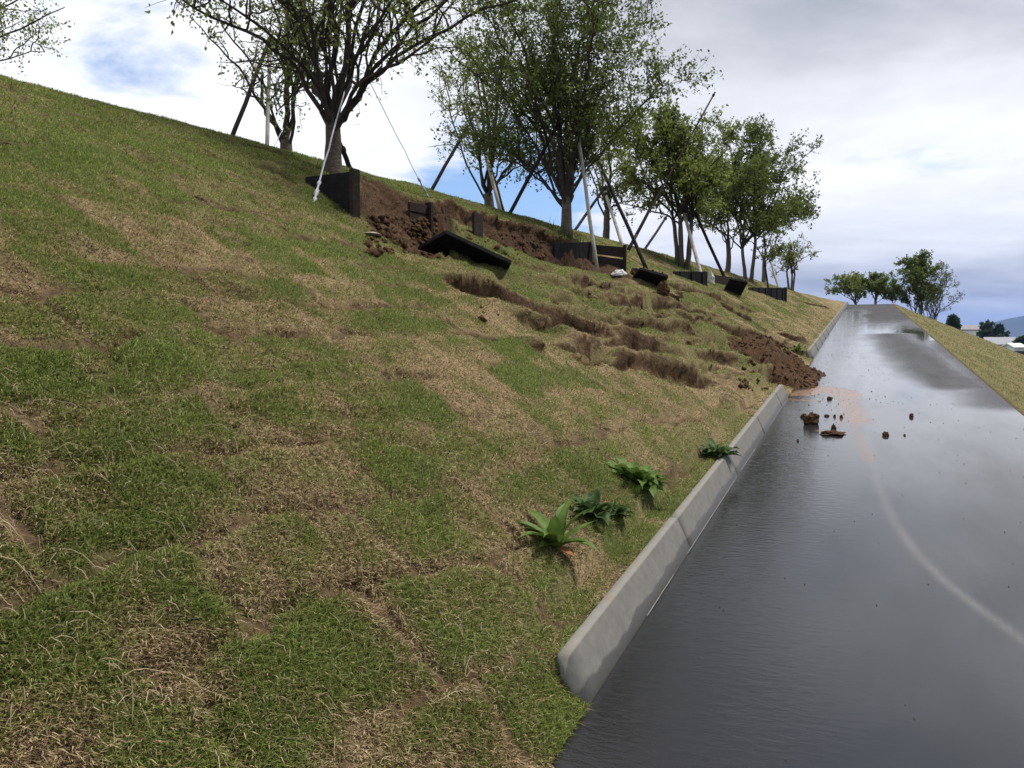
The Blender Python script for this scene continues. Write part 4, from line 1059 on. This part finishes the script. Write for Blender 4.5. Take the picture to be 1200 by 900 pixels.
# ------------------------------------------------------------------ lumps
def lump(name, c, r, mat, label, cat, group=None, seed=1, sub=4, rough=.35, flat=1.0, parent=None):
    bm = bmesh.new(); bmesh.ops.create_icosphere(bm, subdivisions=sub, radius=1)
    rng = np.random.default_rng(seed); o = rng.random(3)*50
    from mathutils import noise as mn
    for v in bm.verts:
        p = v.co.copy(); n = mn.fractal(p*1.6+Vector(o), .8, 2.1, 5)
        v.co = Vector((p.x*r[0], p.y*r[1], p.z*r[2]))*(1+rough*n)
        if v.co.z < 0: v.co.z *= .5*flat
    me = bpy.data.meshes.new(name); bm.to_mesh(me); bm.free()
    me.materials.append(mat); ob = bpy.data.objects.new(name, me); col.objects.link(ob); ob.location = c
    me.polygons.foreach_set('use_smooth', np.zeros(len(me.polygons), bool))
    ob.rotation_euler.z = rng.random()*6
    if label: tag(ob, label, cat, group)
    return ob
# soil tongue over the broken kerb
def spill():
    n, m_ = 110, 90
    aa = np.linspace(A_GAP0-1.1, A_GAP1+1.0, n); rr = np.linspace(-.95, 1.6, m_)
    A, L = np.meshgrid(aa, rr, indexing='ij'); ac = (A_GAP0+A_GAP1)/2
    base = np.where(L < 0, road_z(A), 0)
    bz = bank(A, np.maximum(L, .0))[0]; bz = np.where(L < .45, (road_z(A)+.05)*(1-smooth(0, .45, L))+bz*smooth(0, .45, L), bz)
    base = np.where(L < 0, road_z(A), bz)
    nw = (fbm(A*1.8, L*1.8, 35, 3)-.5)*.9; u = (A-ac+.75+nw*.5+L*.15)/(1.25-.25*np.clip(L, 0, 1.6)); v = (L+.46+nw*.35)/1.0
    prof = np.clip(1-u*u, 0, 1)**.7*smooth(0, .75, v)*(1-smooth(.9, 1.6, v))
    nn = fbm(A*4, L*4, 31, 5, .6)
    h = prof*(.20+.30*nn)-.03+(nn-.5)*.10*(prof > .02)
    h *= 1
    z = base+h; z = np.where(prof < .02, base-.06, z)
    fine = ((fbm(A*13, L*13, 32, 4, .7)-.5)*.13+np.maximum(0, fbm(A*7, L*7, 39, 2)-.6)*.3)*smooth(.02, .3, prof); z = z+fine
    X, Y = XY(A, L); me = np_mesh('soil_heap', np.stack([X, Y, z], -1).reshape(-1, 3), grid_faces(n, m_), None, False)
    global HEAP; kk = (prof > .05) & (L < 1.5); HEAP = (X[kk], Y[kk], z[kk])
    o = link('soil_heap', me, M_CLOD); recentre(o); tag(o, 'brown heap of slipped soil spilling through the kerb gap onto the road', 'soil heap')
spill()
def on_road(px, py):
    a, l = ramp_hit(px, py); x, y = XY(a, l-KL); return Vector((x, y, float(road_z(a))))
def clod(px, py, w, h, label, seed, group='soil clods on the road', rough=.35):
    p = on_road(px, py); k = p.y/F; return lump('soil_clod', p+Vector((0, 0, h*k*.18)), (w*k/2, w*k/2*.9, h*k*.62), M_CLOD, label, 'clod', group, seed, 4, rough)
clod(951, 497, 17, 17, 'largest upright clod of soil standing in the water on the road', 1)
clod(942, 489, 8, 5, 'small dark clod touching the left of the largest one', 2)
clod(975, 509, 24, 5, 'flat crumbled heap of soil nearest below the mud wash', 3, rough=.6)
clod(977, 506, 6, 10, 'thin upright crumb on top of the flat crumbled heap', 4, rough=.5)
clod(972, 468, 6, 4, 'dark crumb just below the brown mud wash edge', 5)
clod(969, 488, 6, 3, 'flat crumb right of the largest clod', 6)
clod(986, 490, 4, 5, 'small brown crumb on the faint mud trail', 7)
clod(1038, 511, 8, 6, 'brown clod alone in the middle of the wet road', 8)
clod(1068, 489, 5, 6, 'small dark clod farthest right on the road', 9)
clod(1060, 511, 3, 3, 'tiny crumb right of the brown middle clod', 10)
clod(935, 517, 3, 3, 'tiny crumb near the kerb left of the crumbled heap', 11)
clod(978, 489, 3, 4, 'tiny crumb between the flat crumb and the brown one', 12)
# crumbs and grit: uncountable
V = []; T = []
rg = random.Random(9)
for i in range(330):
    if i < 260:
        a = rg.uniform(1.5, 20); rr_ = rg.uniform(.1, WR-.1)
    else:
        a = A_GAP0+rg.gauss(-.3, .8); rr_ = abs(rg.gauss(.6, .35))
    x, y = XY(a, -rr_); z = float(road_z(a)); s = rg.uniform(.002, .0055)*(1.6 if i > 300 else 1)*(1+a*.04); b0 = len(V); an = rg.uniform(0, 6)
    for k in range(3): V.append((x+s*math.cos(an+k*2.1), y+s*math.sin(an+k*2.1)*rg.uniform(.6, 1.2), z+.002))
    V.append((x, y, z+s*1.2+.004)); T += [(b0, b0+1, b0+3), (b0+1, b0+2, b0+3), (b0+2, b0, b0+3)]
tag(link('road_grit', np_mesh('road_grit', np.array(V), np.array(T)), M_BARKD), 'scattered grit and crumbs on the wet asphalt', 'grit', kind='stuff')
# soil crumbs at the scarp and along the tears
V = []; T = []
for (x0, x1, y0, y1, n) in ((428, 512, 255, 300, 450), (500, 640, 275, 305, 300), (865, 955, 405, 458, 1100), (560, 700, 345, 385, 120)):
    for i in range(n):
        p = ghit(rg.uniform(x0, x1), rg.uniform(y0, y1)); a, l = AL(p.x, p.y)
        if l < .2: continue
        i_, j_ = np.searchsorted(a_raw, a)-1, np.searchsorted(l_raw, l)-1
        if SO[i_, j_] < .35 and rg.random() < .85: continue
        s = rg.uniform(.012, .05)*rg.random()+.012; b0 = len(V)
        q = [(1,0,0), (-1,0,0), (0,1,0), (0,-1,0), (0,0,1), (0,0,-1)]
        for k in q: V.append(tuple(p[m]+k[m]*s*rg.uniform(.6, 1.3)+rg.uniform(-.3, .3)*s+(s*.3 if m == 2 else 0) for m in range(3)))
        for f in ((0,2,4), (2,1,4), (1,3,4), (3,0,4), (2,0,5), (1,2,5), (3,1,5), (0,3,5)): T.append(tuple(b0+k for k in f))
for i in range(1500):
    q_ = rg.randrange(len(HEAP[0])); p = (float(HEAP[0][q_]), float(HEAP[1][q_]), float(HEAP[2][q_])); s = .006+.034*rg.random()**3; b0 = len(V)
    for k in ((1,0,0), (-1,0,0), (0,1,0), (0,-1,0), (0,0,1), (0,0,-1)): V.append(tuple(p[m]+k[m]*s*rg.uniform(.6, 1.3)+rg.uniform(-.3, .3)*s for m in range(3)))
    for f in ((0,2,4), (2,1,4), (1,3,4), (3,0,4), (2,0,5), (1,2,5), (3,1,5), (0,3,5)): T.append(tuple(b0+k for k in f))
tag(link('soil_crumbs', np_mesh('soil_crumbs', np.array(V), np.array(T)), M_CLOD), 'loose crumbs of soil in the scarp and along the tears', 'soil crumbs', kind='stuff')

def on_bank(px, py, dz=0): p = ghit(px, py); return p+Vector((0, 0, dz))
p = on_bank(725, 323, .02); k = p.y/F
lump('sack', p, (9*k, 6*k, 5.5*k), M_WHITE, 'crumpled white sack beside the middle board', 'sack', None, 31, 3, .3)
p = on_bank(833, 332, .05); lump('sack', p, (.13, .07, .22), M_WHITE, 'scrap of white sack stuck upright between board and stake', 'sack', None, 32, 3, .45)
p = on_bank(436, 277, .02); lump('flat_stone', p, (.13, .08, .02), simple('pale_stone', (.26, .25, .20), (.42, .40, .34), 10, .8), 'flat pale stone lying at the lower edge of the scarp', 'stone', None, 33, 3, .15)
p = on_bank(745, 322, .02); lump('root_ball', p, (.12, .10, .09), M_CLOD, 'dark root lump between the white sack and the tilted panel', 'root ball', None, 34, 4, .4)
p = on_bank(777, 345, .05); lump('turf_clod', p, (.10, .09, .17), M_CLOD, 'upright reddish clod below the tilted black panel', 'clod', None, 35, 4, .4)
p = on_bank(786, 349, .03); lump('straw_mat', p, (.26, .16, .10), M_STRAWC, 'straw-coloured turf lump below the upright clod', 'turf lump', None, 36, 4, .35)

# ------------------------------------------------------------------ weeds by the kerb
def mat_weed(name, c1, c2):
    m, nt, b = new_mat(name); n = noise(nt, 25, 4, .6)
    cc_ = ramp(nt, n, [(.3, c1), (.7, c2)]); nt.links.new(cc_, b.inputs['Base Color']); b.inputs['Roughness'].default_value = .6; b.inputs['Specular IOR Level'].default_value = .2
    t = nd(nt, 'ShaderNodeBsdfTranslucent'); nt.links.new(cc_, t.inputs['Color']); ms = nd(nt, 'ShaderNodeMixShader'); ms.inputs[0].default_value = .25
    nt.links.new(b.outputs[0], ms.inputs[1]); nt.links.new(t.outputs[0], ms.inputs[2]); nt.links.new(ms.outputs[0], nt.nodes['Material Output'].inputs['Surface'])
    bump(nt, noise(nt, 90, 3, .6), .3, .003, b); return m
M_WEED = mat_weed('broad_leaf', (.06, .115, .018), (.125, .20, .04)); M_WEEDD = mat_weed('dark_leaf', (.030, .062, .016), (.065, .11, .030))
M_DEAD = mat_weed('dead_leaf', (.28, .10, .03), (.42, .2, .07))
def leaf_strip(base, az, el, ln, wd, curl, rng, wav=.25, ns=9, nw=4):
    V = []; p = Vector(base); e = el
    for i in range(ns):
        t = i/(ns-1); w = wd*(math.sin(min(1, t*1.08+.06)*math.pi)**.75)*(1 if t < .97 else .1)+.003
        d = Vector((math.cos(az)*math.cos(e), math.sin(az)*math.cos(e), math.sin(e))); sd = Vector((-math.sin(az), math.cos(az), 0)); up = sd.cross(d)*-1
        for j in range(nw+1):
            s = j/nw*2-1; rip = wav*w*.5*math.sin(t*13+s*2+rng.random()*.6)*abs(s)
            V.append(p+sd*s*w*.5+up*(abs(s)*w*.22+rip))
        p = p+d*ln/(ns-1); e -= curl/(ns-1); az += rng.uniform(-.06, .06)
    Fq = [(i*(nw+1)+j, i*(nw+1)+j+1, (i+1)*(nw+1)+j+1, (i+1)*(nw+1)+j) for i in range(ns-1) for j in range(nw)]
    return V, Fq
def weed(px, py, n, ln, wd, mat, label, seed, el=(.3, 1.25), curl=(.5, 1.4), dead=0, wav=.25, group='weeds along the kerb'):
    p = ghit(px, py); rng = random.Random(seed); root = empty('weed', p, label, 'weed', group)
    k = 0
    for i in range(n+dead):
        dd = i >= n; az = i*2.4+rng.uniform(-.4, .4); e = rng.uniform(*el) if not dd else .05
        V, Fq = leaf_strip(p+Vector((math.cos(az), math.sin(az), 0))*.012, az, e, ln*rng.uniform(.6, 1.15)*(.6 if dd else 1), wd*rng.uniform(.7, 1.2)*(.7 if dd else 1), rng.uniform(*curl) if not dd else .15, rng, wav, 12)
        me = np_mesh('leaf', np.array([tuple(v) for v in V]), np.array(Fq), None, True); o = link('leaf', me, M_DEAD if dd else mat, root)
        if dd and k == 0: o['label'] = 'withered orange-brown leaf'; k = 1
    V, Q = tube_arrays([(np.array([p-Vector((0,0,.03)), p+Vector((0,0,.03)), p+Vector((.004,0,.09))]), np.array([.012, .009, .004]))], 6)
    link('stem', np_mesh('stem', V, Q, None, True), mat, root); return root
weed(652, 642, 18, .28, .062, M_WEED, 'nearest weed with long strap-like leaves and an orange withered leaf at its foot', 1, (.45, 1.45), (.3, 1.6), 2, .05)
weed(692, 606, 24, .19, .06, M_WEEDD, 'bushy dark weed right behind the strap-leaved one', 2, (.2, 1.3), (.4, 1.5), 0, .45)
weed(720, 604, 20, .12, .065, M_WEEDD, 'low dark spreading weed right of the bushy one', 3, (.1, 1.0), (.4, 1.4), 1, .5)
weed(748, 567, 32, .27, .095, M_WEED, 'broad wavy-leaved rosette weed, third along from the foreground', 4, (.1, 1.15), (.5, 1.5), 0, .4)
weed(840, 535, 28, .22, .06, M_WEEDD, 'dark ragged weed hanging over the kerb top', 5, (.1, 1.1), (.5, 1.6), 0, .5)
weed(934, 411, 14, .26, .06, M_WEED, 'small bright weed at the broken kerb end beyond the soil heap', 6, (.2, 1.2), (.5, 1.4), 0, .4)
def tuft(px, py, label, seed, n=160, h=.3, w=.007):
    p = ghit(px, py); rng = random.Random(seed); V = []; T = []; C = []
    for i in range(n):
        a = rng.uniform(0, 6.28); r = abs(rng.gauss(0, .22)); x, y = p.x+r*math.cos(a), p.y+r*math.sin(a); z = ground_z(x, y)-.01
        l = h*rng.uniform(.4, 1); a2 = rng.uniform(0, 6.28); b0 = len(V); le = rng.uniform(.1, .7)
        V += [(x-w*math.sin(a2), y+w*math.cos(a2), z), (x+w*math.sin(a2), y-w*math.cos(a2), z), (x+l*math.sin(le)*math.cos(a2), y+l*math.sin(le)*math.sin(a2), z+l*math.cos(le))]
        c = rng.uniform(.5, 1.1); C += [(.05*c, .085*c, .022*c)]*3; T.append((b0, b0+1, b0+2))
    o = link('long_grass', np_mesh('long_grass', np.array(V), np.array(T), dict(col=np.array(C))), M_BLADE); recentre(o)
    tag(o, label, 'grass tuft', 'long grass tufts at tree feet', 'stuff')
tuft(668, 281, 'tuft of long grass at the foot of the densest tree', 1)
tuft(392, 206, 'tuft of long grass at the foot of the thick trunk', 2, 120, .12, .005)
tuft(803, 315, 'tuft of long grass at the foot of the multi-stemmed tree', 3, 180, .3, .009)
